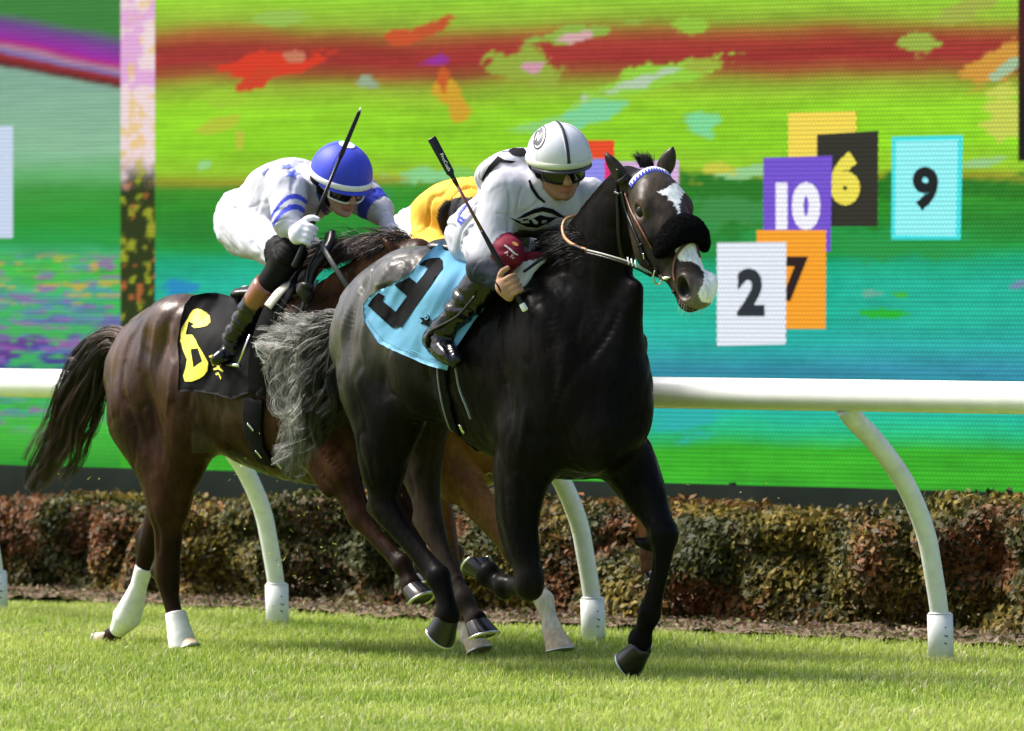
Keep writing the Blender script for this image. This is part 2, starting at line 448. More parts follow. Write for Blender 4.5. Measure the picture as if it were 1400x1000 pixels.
# grass blades
def blades(name, n, K0, K1, t0, t1, hmu, wid, m, seed, edge=None, pal=None):
    r = np.random.default_rng(seed)
    K = r.uniform(K0, K1, n); t = r.uniform(t0, t1, n)
    if edge: K = K+edge(t)*sstep(K1-1.0, K1, K)
    P = np.zeros((n, 3)); P[:, :2] = K[:, None]*KN+t[:, None]*FW; P[:, 2] = GZ(P)-.012
    pn = fbm(P, 1.3, 11, 3); pf = fbm(P, 7, 12, 3); fine = fbm(P, 22, 13, 2)
    h = hmu*(1+.35*pf+.35*fine)*r.uniform(.55, 1.35, n); az = r.uniform(0, 2*np.pi, n); lean = np.abs(r.normal(.35, .3, n))
    dx = np.stack([np.cos(az), np.sin(az), 0*az], 1); sd = np.stack([-np.sin(az+.6), np.cos(az+.6), 0*az], 1)*(wid*r.uniform(.6, 1.4, n))[:, None]
    up = np.array([0, 0, 1.])
    m1 = P+dx*(h*lean*.25)[:, None]+up*(h*.55)[:, None]; tip = P+dx*(h*lean)[:, None]+up*(h*(1-.25*lean))[:, None]
    V = np.stack([P-sd, P+sd, m1-sd*.8, m1+sd*.8, tip], 1).reshape(-1, 3)
    b = np.arange(n)[:, None]*5
    F = np.vstack([b+np.array([0, 1, 3]), b+np.array([0, 3, 2]), b+np.array([2, 3, 4])])
    g = np.clip(.5+.75*pn+.35*pf+r.normal(0, .22, n), 0, 1)[:, None]
    A, B, C_ = [np.array(c) for c in pal]
    col = lerp(A, B, g); dry = (r.random(n) < .07+.16*sstep(.1, .6, fbm(P, 2.2, 31, 3)))[:, None]; col = np.where(dry, C_*r.uniform(.7, 1.2, (n, 1)), col)
    col = col*r.uniform(.75, 1.2, (n, 1))
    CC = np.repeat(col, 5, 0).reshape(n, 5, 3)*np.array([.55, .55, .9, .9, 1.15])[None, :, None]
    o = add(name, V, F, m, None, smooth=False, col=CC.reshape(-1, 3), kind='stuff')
    return o
m_grass = mat('grass_blade', rough=.5, spec=.25, attr=True, transl=.35)
GP = ((.25, .36, .045), (.55, .62, .15), (.70, .64, .40))
eg = lambda t: .10*np.sin(t*1.3)+.07*np.sin(t*3.7+1)+.05*np.sin(t*9)
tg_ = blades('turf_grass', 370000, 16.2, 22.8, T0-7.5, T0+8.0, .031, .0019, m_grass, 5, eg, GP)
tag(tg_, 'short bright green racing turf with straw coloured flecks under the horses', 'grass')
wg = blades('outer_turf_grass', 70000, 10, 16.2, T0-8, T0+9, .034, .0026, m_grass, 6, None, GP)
tag(wg, 'short green racing turf in the foreground nearest the camera', 'grass')
# grass clippings thrown up by the hooves
r = np.random.default_rng(21); V = []; F = []; C_ = []
for i in range(230):
    px_ = r.normal(400, 75) if i < 150 else r.uniform(60, 1300); py_ = r.uniform(590, 880) if i < 150 else r.uniform(640, 900)
    a = (px_-700)/FPX; D = r.uniform(30.5, 32.5); c = np.array([a*D, D, max(.06, CH-(py_-HOR)/FPX*D)])
    u = unit(r.normal(0, 1, 3))*r.uniform(.003, .011); v = unit(np.cross(u, r.normal(0, 1, 3)))*.0016; n = len(V)
    b = unit(r.normal(0, 1, 3))*.002
    V += [c-u-v, c-u+v, c+b*2+v, c+b*2-v, c+u+v*.5, c+u-v*.5]; F += [(n, n+1, n+2, n+3), (n+3, n+2, n+4, n+5)]
    cc = [(.45, .55, .05), (.3, .45, .04), (.7, .65, .3)][i % 3]; C_ += [cc]*6
o = add('grass_clippings', V, F, m_grass, None, smooth=False, col=np.array(C_), kind='stuff'); tag(o, 'loose grass clippings flying in the air behind the galloping hooves', 'grass clippings')
# ------------------------------------------------------------------ running rail
m_rail = mat('rail_plastic', (.80, .81, .80), .32, spec=.5, coat=.2, var=.05, vscale=9, bump=.08, bscale=30)
m_post = mat('post_plastic', (.72, .74, .72), .42, spec=.4, var=.12, vscale=14, bump=.1, bscale=40)
m_scuff = mat('scuff_mark', (.09, .09, .07), .8, var=.4, vscale=60)
KR = 21.48; KB = 22.02
rr = bpy.data.objects.new('running_rail', None); COL.objects.link(rr)
rr.location = KT(KR, T0, 0); tag(rr, 'long white plastic running rail behind the horses, carried by curved white posts', 'rail')
def addw(name, V, F, m, parent, **k):                                 # world coordinates under a parent that only has a location
    V = np.asarray(V, float)-np.array(parent.location if parent.parent is None else parent.parent.location); return add(name, V, F, m, parent, **k)
ts = np.linspace(T0-14, T0+14, 60); P = np.array([KT(KR, t, 1.063) for t in ts])
V, F = sweep(P, .064, 28, cap=True); addw('top_rail', V, F, m_rail, rr)
for t in (T0-9.1, T0-3.02, T0+4.2):                                   # sleeve joints of the rail
    V, F = sweep(np.array([KT(KR, t-.09, 1.063), KT(KR, t+.09, 1.063)]), .0665, 28); addw('sleeve_joint', V, F, m_rail, rr)
bx = [tK(x, KB) for x in (1287, 812, 380, -4)]
sp = (bx[0]-bx[3])/3
alltp = [bx[0]+sp*2, bx[0]+sp]+bx+[bx[3]-sp*k for k in (1, 2, 3)]
for i, t in enumerate(alltp):
    # goose-neck: stands at KB, bends over the track to the rail at KR
    prof = [(KB, .0), (KB-.012, .18), (KB-.048, .354), (KB-.088, .50), (KB-.167, .65), (KB-.262, .77), (KB-.385, .885), (KB-.49, .965), (KR+.0, 1.015)]
    P = catmull(np.array([KT(k, t, z) for k, z in prof]), 7)
    pr = bpy.data.objects.new('rail_post', None); COL.objects.link(pr); pr.location = KT(KB, t, 0)
    lab = {2: 'curved white rail post at the far right with a dark scuff halfway up', 3: 'curved white rail post behind the front horse and its knees',
           4: 'curved white rail post under the belly of the second horse', 5: 'curved white rail post cut off by the left edge of the photo', 0: 'second curved white rail post beyond the right edge of the photo', 1: 'first curved white rail post beyond the right edge of the photo', 6: 'first curved white rail post beyond the left edge of the photo', 7: 'second curved white rail post beyond the left edge of the photo', 8: 'third curved white rail post beyond the left edge of the photo'}[i]
    tag(pr, lab, 'post', 'curved white posts carrying the running rail')
    V, F = sweep(P, [lerp(.037, .043, j/(len(P)-1)) for j in range(len(P))], 22); addw('post_tube', V, F, m_post, pr)
    V, F = join([sweep(np.array([KT(KB, t, -.03), KT(KB-.008, t, .175)]), .052, 24), sweep(np.array([KT(KB-.008, t, .175), KT(KB-.008, t, .183)]), [.052, .044], 24, cap=True)])
    so = addw('ground_socket', V, F, m_post, pr)
    V, F = sweep(np.array([KT(KB-.003, t-.045, .989), KT(KB-.003, t+.045, .989)])*[1, 1, 1]+np.array(KT(KR, t, 1.03))-np.array(KT(KB-.003, t, .989)), [.03, .03], 10)
    addw('rail_clamp', V, F, mat('clamp_metal', (.35, .36, .33), .45, metal=.6), pr)
    q = P[int(len(P)*.50)]; T_ = unit(P[int(len(P)*.52)]-q); cdir = unit(np.array([0, 0, CH])-q)
    if i == 2:
        rs = np.random.default_rng(3); ss = [q+T_*s_ - np.cross(T_, cdir)*(.006+.004*math.sin(k)) + cdir*.0385 for k, s_ in enumerate(np.linspace(-.035, .035, 9))]
        V, F = sweep(np.array(ss), [(.001+.006*math.sin(math.pi*k/8), .0012) for k in range(9)], 6, flat=[cdir]*9); addw('scuff', V, F, m_scuff, pr)
    # small marks on the socket
    for dz, ln in ((.055, .02), (.085, .03), (.12, .014)):
        c0 = np.array(KT(KB, t, dz)); cd_ = unit(np.array([0, 0, CH])-c0); sdv = np.cross(cd_, [0, 0, 1]); c1 = c0+cd_*.0515+sdv*(-.012)
        V, F = sweep(np.array([c1-sdv*ln*.5, c1, c1+sdv*ln*.5])+np.array([[0, 0, 0], [0, 0, .004], [0, 0, 0]]), [(.003, .0012)]*3, 6, flat=[cd_]*3); addw('mould_mark', V, F, m_scuff, pr)
# ------------------------------------------------------------------ hedge
m_leaf = mat('hedge_leaf', rough=.55, spec=.15, attr=True, transl=.22)
m_twig = mat('hedge_twig', (.06, .04, .025), .9)
r = np.random.default_rng(9); NL = 150000; L0, L1 = T0-8, T0+7.5
hg = bpy.data.objects.new('hedge', None); COL.objects.link(hg); hg.location = KT(24.0, T0, 0)
tag(hg, 'low clipped hedge of yellow green and red brown leaves behind the rail', 'hedge')
t = r.uniform(L0, L1, NL); u = r.random(NL)
def htop(t): q = np.c_[t, t*0, t*0]; return .50+.024*np.clip(t-T0, -5, 4)+.065*vnoise(q, 1.7, 5)+.05*np.abs(vnoise(q, 3.6, 6))
def hfront(t, z): q = np.c_[t, z*1.6, t*0]; return .16*vnoise(q, 1.9, 8)-.20*np.abs(vnoise(q, 3.0, 9))
H = htop(t); dep = r.exponential(.045, NL); isf = r.random(NL) < .66
zz = np.where(isf, H*np.sqrt(u)*1.0+.0, 0); kk = np.where(isf, 0, r.uniform(0, .85, NL))
zz = np.where(isf, np.maximum(.015, u*H), H-dep*.9*(1)); rnd = .10*np.clip((zz-(H-.13))/.13, 0, 1)**2
Kp = np.where(isf, 23.50+hfront(t, zz)+rnd+dep, 23.55+kk); zz = zz+r.normal(0, .012, NL)
zz = zz+np.where(~isf, .02*np.abs(vnoise(np.c_[t*9, kk*9, t*0], 1, 3)), 0)
P = np.zeros((NL, 3)); P[:, :2] = Kp[:, None]*KN+t[:, None]*FW; P[:, 2] = np.maximum(zz, .02)
nrm = -np.c_[KN[0]+0*t, KN[1]+0*t, 0*t]*np.where(isf, 1, .2)[:, None]+np.array([0, 0, .55])+r.normal(0, .55, (NL, 3)); nrm /= np.linalg.norm(nrm, axis=1)[:, None]
a1 = np.cross(nrm, r.normal(0, 1, (NL, 3))); a1 /= np.linalg.norm(a1, axis=1)[:, None]; b1 = np.cross(nrm, a1)
sz = r.uniform(.013, .027, NL)[:, None]
V = np.stack([P-a1*sz, P+b1*sz*.55+nrm*sz*.15, P+a1*sz*1.1, P-b1*sz*.55+nrm*sz*.15], 1).reshape(-1, 3)
b = np.arange(NL)[:, None]*4; F = np.hstack([b, b+1, b+2, b+3])
cn = fbm(P, 2.4, 41, 3)*1.6+r.normal(0, .16, NL); c2 = fbm(P, 3.4, 44, 3)*1.8+r.normal(0, .20, NL)
gcol = np.array([.045, .050, .010]); ycol = np.array([.22, .165, .026]); rcol = np.array([.20, .070, .028]); dcol = np.array([.018, .026, .007])
col = lerp(gcol, ycol, np.clip(cn+.35, 0, 1)[:, None]); col = lerp(col, rcol, np.clip(c2*1.3+.18, 0, 1)[:, None]*.85)
col = lerp(col, dcol, (r.random(NL) < .3)[:, None]*.8)
col = col*r.uniform(.7, 1.25, (NL, 1))
addw('leaves', V, F, m_leaf, hg, smooth=False, col=np.repeat(col, 4, 0), kind='stuff')
st = []
for i in range(420):
    tt = r.uniform(L0, L1); base = np.array(KT(23.7+r.uniform(-.05, .4), tt, 0)); pts = [base]
    for k in range(4): pts.append(pts[-1]+np.array([r.normal(0, .035), r.normal(0, .035), .105]))
    st.append(np.array(pts))
V, F = hairs(st, .006, .002); addw('stems', V, F, m_twig, hg, kind='stuff')
r = np.random.default_rng(77); V = []; F = []; C_ = []
for i in range(9000):
    k_ = 22.75+r.random()**1.3*1.0; c = np.array(KT(k_, r.uniform(T0-7, T0+6), .018+r.random()*.02)); u = unit(r.normal(0, 1, 3)*[1, 1, .35])*r.uniform(.006, .022); v = unit(np.cross(u, r.normal(0, 1, 3)))*r.uniform(.004, .010); n = len(V)
    V += [c-u, c+v, c+u, c-v+[0, 0, .004]]; F.append((n, n+1, n+2, n+3)); C_ += [[(.16, .10, .06), (.07, .05, .035), (.26, .20, .13), (.10, .12, .03)][r.integers(0, 4)]]*4
o = add('leaf_litter', V, F, m_leaf, None, smooth=False, col=np.array(C_), kind='stuff'); tag(o, 'brown bark chips and dead leaves lying along the foot of the hedge', 'leaf litter')
# ------------------------------------------------------------------ video screen
TS = math.radians(39); SF = np.array([math.cos(TS), -math.sin(TS)]); SC = np.array([0., 42.15]); SN = np.array([-math.sin(TS), -math.cos(TS)])
def spx(px):                                                           # column -> distance along the screen
    a = (px-700)/FPX; # point SC+s*SF with X/Y=a
    return (a*SC[1]-SC[0])/(SF[0]-a*SF[1])
def scr(px, py, off=0):
    s_ = spx(px); p = SC+SF*s_+SN*off; D = p[1]; return np.array([p[0], p[1], CH-(py-HOR)/FPX*D])
SB = CH-(668-HOR)/FPX*(scr(900, 0)[1]); STOP = 7.2; S0, S1 = -10.0, 9.0
vs = bpy.data.objects.new('video_screen', None); COL.objects.link(vs); vs.location = (SC[0], SC[1], 0); vs.rotation_euler = (0, 0, -TS)
tag(vs, 'huge outdoor LED video screen showing a blurred green race picture with numbered cards', 'screen')
def adds(name, W, F, m, parent=vs, **k):                               # world -> screen axes
    W = np.asarray(W, float)-np.array([SC[0], SC[1], 0]); R_ = np.array([[SF[0], SF[1], 0], [-SN[0], -SN[1], 0], [0, 0, 1]]); W = W @ R_.T
    return add(name, W, F, m, parent, **k)
def srgb(*c): c = np.array(c, float)/255; return np.where(c <= .04045, c/12.92, ((c+.055)/1.055)**2.4)
def screen_colour(x, y):
    N = len(x); P = np.c_[x/100, y/100, x*0]
    n1 = fbm(P, .7, 61, 3); n2 = fbm(np.c_[x/160, y/30, x*0], 1.0, 62, 4); n3 = fbm(P*np.array([.5, 2.2, 1]), 3, 63, 3)
    yy = y+n1*9
    keys = [(-400, (120, 190, 60)), (-60, (150, 200, 70)), (0, (150, 205, 52)), (28, (146, 180, 54)), (48, (158, 98, 48)), (62, (156, 58, 45)), (84, (160, 50, 48)), (102, (152, 88, 46)), (122, (146, 175, 50)),
            (150, (146, 208, 40)), (200, (140, 212, 36)), (236, (146, 196, 44)), (249, (150, 150, 42)), (259, (60, 140, 40)), (282, (46, 140, 40)), (318, (38, 128, 48)), (340, (34, 148, 62)),
            (358, (26, 166, 120)), (385, (34, 180, 150)), (430, (36, 180, 152)), (470, (42, 168, 160)), (505, (52, 140, 165)), (530, (40, 150, 160)), (562, (36, 184, 158)), (592, (40, 184, 120)), (612, (56, 172, 40)), (650, (60, 176, 40)), (680, (44, 150, 46)), (1000, (30, 120, 40))]
    ky = np.array([k[0] for k in keys]); kc = np.array([srgb(*k[1]) for k in keys])
    C = np.stack([np.interp(yy+n2*4, ky, kc[:, i]) for i in range(3)], 1)
    n6 = fbm(np.c_[x/90, y/4.5, x*0], 1, 65, 3); n7 = fbm(np.c_[x/9, y/7, x*0], 1, 66, 2); C *= (1+.14*n2+.16*n3+.16*n6+.08*n7)[:, None]
    # the darker ellipse band at mid right
    def blob(cx, cy, rx, ry, ang, c, s=.6, k=0):
        nonlocal C
        a = math.radians(ang); dx = x-cx; dy = y-cy; u = (dx*math.cos(a)+dy*math.sin(a))/rx; v = (-dx*math.sin(a)+dy*math.cos(a))/ry
        d = np.sqrt(u*u+v*v)+.75*fbm(np.c_[x/28+k*3.1, y/11, x*0], 1, 70+k, 3)+.25*fbm(np.c_[x/7, y/5, x*0+k], 1, 71+k, 2)
        m_ = (1-sstep(1-.25*s, 1+.25*s, d))[:, None]; C = C*(1-m_)+srgb(*c)*m_
    blob(1060, 262, 330, 22, -1, (40, 120, 36), 1.5, 1); blob(1000, 290, 60, 22, 0, (60, 140, 70), 1.2, 2)
    blob(372, 86, 72, 16, -6, (214, 60, 36), .5, 3); blob(352, 104, 30, 12, -30, (205, 66, 40), .5, 4); blob(400, 76, 16, 7, 0, (196, 120, 90), .6, 5)
    blob(575, 45, 46, 8, -24, (190, 84, 44), .7, 6); blob(545, 50, 26, 10, 0, (200, 84, 44), .6, 7)
    blob(600, 82, 20, 8, -5, (150, 50, 150), .6, 8); blob(622, 140, 30, 14, 50, (206, 160, 44), .7, 9); blob(606, 104, 7, 18, 0, (196, 92, 40), .7, 10)
    blob(720, 91, 44, 22, 15, (146, 170, 60), .6, 11); blob(730, 94, 16, 8, 8, (206, 150, 168), .8, 12)
    blob(780, 49, 64, 11, -9, (142, 178, 70), .6, 13); blob(790, 51, 22, 7, -8, (210, 166, 168), .8, 14)
    blob(890, 113, 100, 17, -17, (146, 204, 62), .6, 15); blob(866, 116, 56, 8, -19, (176, 200, 168), .7, 16); blob(960, 92, 30, 8, -6, (156, 176, 60), .6, 17)
    blob(800, 158, 44, 13, -14, (124, 208, 150), .8, 18); blob(745, 172, 40, 8, -8, (140, 206, 110), .9, 19)
    blob(958, 172, 24, 12, 10, (126, 214, 150), .9, 20); blob(500, 112, 16, 9, 0, (148, 170, 140), .8, 21); blob(946, 38, 20, 13, 0, (146, 192, 60), .6, 22)
    blob(1258, 66, 28, 18, 0, (152, 176, 70), .6, 23); blob(1320, 20, 44, 15, -22, (160, 172, 70), .6, 24); blob(1360, 98, 44, 22, -28, (206, 150, 60), .8, 25); blob(1372, 104, 22, 8, -30, (160, 190, 150), .8, 26)
    blob(1376, 162, 26, 34, 0, (196, 206, 84), .8, 27); blob(1340, 226, 36, 7, -8, (150, 200, 130), .8, 28); blob(1020, 238, 40, 7, -4, (150, 204, 140), .8, 29); blob(985, 232, 24, 7, 0, (200, 200, 70), .9, 30)
    blob(296, 130, 34, 14, 10, (156, 200, 50), .7, 31); blob(300, 168, 28, 10, -16, (178, 196, 56), .7, 32); blob(328, 186, 8, 12, 0, (180, 194, 60), .8, 33); blob(470, 262, 60, 12, 4, (52, 140, 90), 1, 34)
    blob(590, 238, 60, 9, -3, (136, 206, 140), .9, 35); blob(700, 236, 80, 9, -3, (130, 200, 90), .9, 36); blob(280, 225, 8, 6, 0, (150, 210, 130), .8, 37); blob(380, 22, 40, 10, 0, (150, 190, 80), .8, 38)
    blob(1212, 428, 26, 9, 2, (40, 180, 50), .5, 39); blob(1232, 402, 10, 4, 0, (60, 180, 70), .6, 40); blob(1190, 402, 16, 5, 0, (110, 170, 150), .8, 41); blob(1390, 392, 20, 5, -10, (110, 140, 170), .8, 42)
    blob(1170, 330, 160, 22, 2, (40, 150, 70), 1.6, 43); blob(240, 395, 22, 12, 0, (38, 140, 190), .9, 44)
    blob(930, 560, 50, 30, 0, (44, 176, 170), 1.6, 45); blob(260, 650, 14, 26, 0, (120, 190, 70), .8, 46)
    # left panel of the picture: pale hall with flower bed
    Lm = (x < 166)
    q = 1.0*Lm; mixc = np.zeros_like(C)
    n4 = fbm(np.c_[x/60, y/22, x*0], 1.2, 81, 4); n5 = fbm(np.c_[x/40, y/7, x*0], 1.0, 82, 3); tilt = y-x*.22
    lk = [(-400, (70, 130, 70)), (10, (60, 130, 60)), (26, (110, 70, 140)), (46, (150, 44, 160)), (54, (176, 50, 130)), (62, (170, 130, 150)), (68, (120, 110, 170)), (74, (150, 40, 40)), (84, (90, 40, 44)), (90, (130, 170, 150)), (200, (136, 186, 150)),
          (238, (100, 176, 108)), (262, (60, 150, 60)), (300, (44, 150, 50)), (330, (40, 156, 70)), (345, (60, 170, 110)), (372, (80, 180, 70)), (400, (70, 176, 120)), (440, (90, 120, 160)), (470, (110, 70, 150)), (500, (60, 60, 150)),
          (540, (70, 170, 90)), (600, (70, 180, 60)), (640, (44, 150, 44)), (1000, (30, 110, 40))]
    ky = np.array([k[0] for k in lk]); kc = np.array([srgb(*k[1]) for k in lk]); yl = np.where(y < 120, tilt+6+n4*4, y+n4*(8+18*sstep(330, 360, y)))
    Lc = np.stack([np.interp(yl, ky, kc[:, i]) for i in range(3)], 1)*(1+.18*n4*sstep(320, 360, y)+.05*n5)[:, None]
    fl = (sstep(340, 360, y)*(1-sstep(560, 610, y)))
    st_ = fbm(np.c_[x/45, y/3.2, x*0], 1, 86, 3); Lc = Lc*(1+.35*st_*(.35+fl))[:, None]; Lc = lerp(Lc, srgb(90, 130, 190)*np.ones((N, 1)), (fl*sstep(.1, .4, fbm(np.c_[x/30, y/5, x*0+3], 1, 87, 3)))[:, None]*.6)
    Lc = lerp(Lc, srgb(60, 190, 70)*np.ones((N, 1)), (fl*sstep(.0, .35, n5))[:, None]*.8)
    Lc = lerp(Lc, srgb(150, 90, 170)*np.ones((N, 1)), (fl*sstep(.18, .45, fbm(np.c_[x/30, y/6, x*0+5], 1, 84, 3)))[:, None]*.8)
    Lc = lerp(Lc, srgb(200, 170, 60)*np.ones((N, 1)), (fl*(1-sstep(400, 440, y))*sstep(.22, .5, fbm(np.c_[x/26, y/5, x*0+9], 1, 85, 3)))[:, None]*.8)
    wn = ((y > 168)*(y < 325)*(x < 17))[:, None]; Lc = np.where(wn, srgb(200, 214, 236), Lc)
    C = np.where(q[:, None] > 0, Lc, C)
    # pole of the pictured scene
    pm = ((x > 166) & (x < 212)); pn = fbm(np.c_[x/12, y/16, x*0], 1, 91, 3); pc = lerp(srgb(236, 214, 216)*np.ones((N, 1)), srgb(224, 170, 216)*np.ones((N, 1)), sstep(.05, .4, fbm(np.c_[x/30, y/34, x*0+2], 1, 92, 3))[:, None]*(y < 120)[:, None])
    pc = lerp(pc, srgb(232, 196, 96)*np.ones((N, 1)), (sstep(.12, .4, pn)*(y < 260))[:, None]*.7)
    pl = sstep(208, 252, y+pn*26)[:, None]; dk = lerp(srgb(44, 56, 22)*np.ones((N, 1)), srgb(150, 160, 40)*np.ones((N, 1)), sstep(.1, .35, pn)[:, None])
    dk = lerp(dk, srgb(190, 110, 60)*np.ones((N, 1)), (sstep(.25, .5, fbm(np.c_[x/10, y/14, x*0+7], 1, 94, 2)))[:, None]*.7)
    pc = lerp(pc, dk, pl); pc = lerp(pc, C, sstep(500, 520, y)[:, None])
    C = np.where(pm[:, None], pc, C)
    rb = ((x > 1391) & (y < 224))[:, None]; rc = lerp(srgb(70, 30, 30)*np.ones((N, 1)), srgb(26, 26, 22)*np.ones((N, 1)), sstep(40, 160, y)[:, None]); C = np.where(rb, rc, C)
    return np.clip(C, 0, 1)
SCRK = 1.0/EXPO
ms = bpy.data.materials.new('led_face'); ms.use_nodes = True; n_ = ms.node_tree.nodes; L_ = ms.node_tree.links
bs = n_['Principled BSDF']; bs.inputs['Base Color'].default_value = (.004, .004, .004, 1); bs.inputs['Roughness'].default_value = .7; bs.inputs['Specular IOR Level'].default_value = .02
at = n_.new('ShaderNodeAttribute'); at.attribute_name = 'Col'; tc = n_.new('ShaderNodeTexCoord'); sx = n_.new('ShaderNodeSeparateXYZ'); L_.new(tc.outputs['Object'], sx.inputs[0])
def mth(op, a, b=None):
    q = n_.new('ShaderNodeMath'); q.operation = op
    for i, v in enumerate((a, b)):
        if v is None: continue
        if isinstance(v, (int, float)): q.inputs[i].default_value = v
        else: L_.new(v, q.inputs[i])
    return q.outputs[0]
PITCH = .0240
# staggered round diodes
row = mth('DIVIDE', sx.outputs['Z'], PITCH); rowi = mth('FLOOR', row); par = mth('MULTIPLY', mth('MODULO', mth('ADD', rowi, 1000), 2), .5)
cxx = mth('ADD', mth('DIVIDE', sx.outputs['X'], PITCH), par); fx = mth('SUBTRACT', mth('FRACT', mth('ADD', cxx, 1000)), .5); fz = mth('SUBTRACT', mth('FRACT', mth('ADD', row, 1000)), .5)
rr_ = mth('ADD', mth('MULTIPLY', fx, fx), mth('MULTIPLY', fz, fz)); dot = mth('MAXIMUM', mth('SUBTRACT', 1.0, mth('MULTIPLY', rr_, 3.6)), 0); stn = mth('ADD', mth('MULTIPLY', dot, .95), .58)
L_.new(mth('MULTIPLY', stn, SCRK), bs.inputs['Emission Strength']); L_.new(at.outputs['Color'], bs.inputs['Emission Color'])
MATS['led_face'] = ms
ss = np.concatenate([np.arange(S0, spx(-40), .06), np.arange(spx(-40), spx(1440), .0155), np.arange(spx(1440), S1, .06)]); zs_ = np.concatenate([np.arange(SB, 3.45, .0155), np.arange(3.45, STOP, .06)])
SS, ZZ = np.meshgrid(ss, zs_, indexing='ij'); W = np.stack([SC[0]+SF[0]*SS, SC[1]+SF[1]*SS, ZZ], -1).reshape(-1, 3)
pxv = 700+W[:, 0]/W[:, 1]*FPX; pyv = HOR+(CH-W[:, 2])/W[:, 1]*FPX
# the picture's own bottom edge is level on the screen: straighten rows by their height on it
pyl = HOR+(CH-W[:, 2])/scr(700, 0)[1]*FPX
C = screen_colour(pxv, pyl*.45+pyv*.55)
i = np.arange(len(ss)-1)[:, None]*len(zs_)+np.arange(len(zs_)-1)[None, :]; F = np.stack([i, i+len(zs_), i+len(zs_)+1, i+1], -1).reshape(-1, 4)
adds('display_face', W, F, ms, smooth=False, col=C)
m_cab = mat('screen_cabinet', (.006, .007, .006), .8, spec=.05)
def sbox(s0, s1, d0, d1, z0, z1):                                      # along, behind the face, height
    return [np.array([*(SC+SF*s_-SN*d), z]) for s_ in (s0, s1) for d in (d0, d1) for z in (z0, z1)], [(0, 1, 3, 2), (4, 6, 7, 5), (0, 4, 5, 1), (2, 3, 7, 6), (0, 2, 6, 4), (1, 5, 7, 3)]
V, F = sbox(S0, S1, .03, .9, SB, STOP); adds('cabinet', V, F, m_cab, smooth=False)
V, F = join([sbox(S0-.12, S0, -.03, .93, SB, STOP), sbox(S1, S1+.12, -.03, .93, SB, STOP), sbox(S0-.12, S1+.12, -.03, .93, STOP, STOP+.12)]); adds('edge_frame', V, F, m_cab, smooth=False)
V, F = sbox(S0+.2, S1-.2, .25, .8, -.05, SB-.004); adds('base_plinth', V, F, m_cab, smooth=False)
V, F = sbox(S0, S1, -.02, .028, SB-.03, SB-.003); adds('bottom_trim', V, F, mat('trim_black', (.006, .006, .006), .8, spec=.05), smooth=False)
# dark green cloth fence between the hedge and the screen
m_sh = mat('shade_cloth', (.003, .006, .004), .9, spec=.05, bump=.4, bscale=30, var=.25, vscale=5)
sf = bpy.data.objects.new('cloth_fence', None); COL.objects.link(sf); sf.location = KT(25.3, T0, 0); tag(sf, 'low dark green cloth fence standing between the hedge and the screen', 'fence')
n = 90; tt = np.linspace(T0-9, T0+8, n)
V = []; 
for k in range(n):
    kx = 25.3+.02*math.sin(k*1.3); V += [KT(kx, tt[k], 0.0), KT(kx, tt[k], .55), KT(kx+.012, tt[k], .55), KT(kx+.012, tt[k], 0.0)]
F = [(4*k+j, 4*k+4+j, 4*k+4+(j+1) % 4, 4*k+(j+1) % 4) for k in range(n-1) for j in range(4)]
addw('cloth', V, F, m_sh, sf)
for k in range(0, n, 9): addw('fence_post', *sweep(np.array([KT(25.33, tt[k], -.02), KT(25.33, tt[k], .56)]), .018, 8), m_cab, sf)
# number cards shown on the screen (flat picture elements of the display)
def em(name, c):
    return mat(name, (.01, .01, .01), .6, spec=.2, emit=(*srgb(*c), SCRK))
def led_copy(name, c):
    m = ms.copy(); m.name = name; b_ = m.node_tree.nodes['Principled BSDF']
    for l in list(m.node_tree.links):
        if l.to_node == b_ and l.to_socket.name == 'Emission Color': m.node_tree.links.remove(l)
    b_.inputs['Emission Color'].default_value = (*srgb(*c), 1); return m
layer = [0]
def card(nm, poly, c, off=None):
    layer[0] += 1; off = .004*layer[0]
    V = [scr(x, y, off) for x, y in poly]; adds(nm, V, [tuple(range(len(V)))], led_copy('led_'+nm, c), smooth=False); return off
def num(txt, cx, cy, h_, c, xs=.8, bold=.05):
    layer[0] += 1; off = .004*layer[0]; V2, F = txtpx(txt, (cx, cy), h_, 0, xs, bold)
    adds('numeral', [scr(x, y, off) for x, y in V2], F, led_copy('led_numeral', c), smooth=False)
card('number_card', [(1220, 187), (1317, 185), (1314, 328), (1219, 328)], (70, 226, 226)); card('number_card', [(1226, 193), (1311, 191), (1308, 323), (1225, 322)], (146, 240, 242)); num('9', 1267, 258, 60, (30, 34, 36), .92, .05)
card('number_card', [(1080, 155), (1173, 152), (1173, 181), (1120, 184), (1120, 214), (1080, 218)], (240, 214, 84))
card('number_card', [(1120, 184), (1204, 179), (1203, 310), (1120, 310)], (50, 50, 42)); num('6', 1159, 244, 74, (236, 222, 84), .86, .07)
card('number_card', [(1048, 216), (1142, 213), (1140, 344), (1048, 344)], (116, 84, 206)); num('10', 1096, 282, 66, (240, 240, 250), .86, .07)
card('number_card', [(1040, 315), (1135, 315), (1134, 450), (1040, 450)], (246, 162, 44)); num('7', 1092, 382, 62, (44, 30, 30), .9, .04)
card('number_card', [(987, 332), (1082, 331), (1081, 471), (987, 473)], (226, 232, 242)); num('2', 1034, 400, 66, (44, 50, 58), .85, .05)
card('colour_card', [(806, 192), (848, 192), (848, 217), (806, 217)], (230, 76, 40)); card('colour_card', [(800, 218), (836, 217), (836, 262), (800, 262)], (140, 140, 232))
card('colour_card', [(836, 216), (850, 216), (850, 262), (836, 262)], (226, 50, 120)); card('colour_card', [(852, 222), (938, 219), (938, 252), (852, 250)], (214, 176, 222))
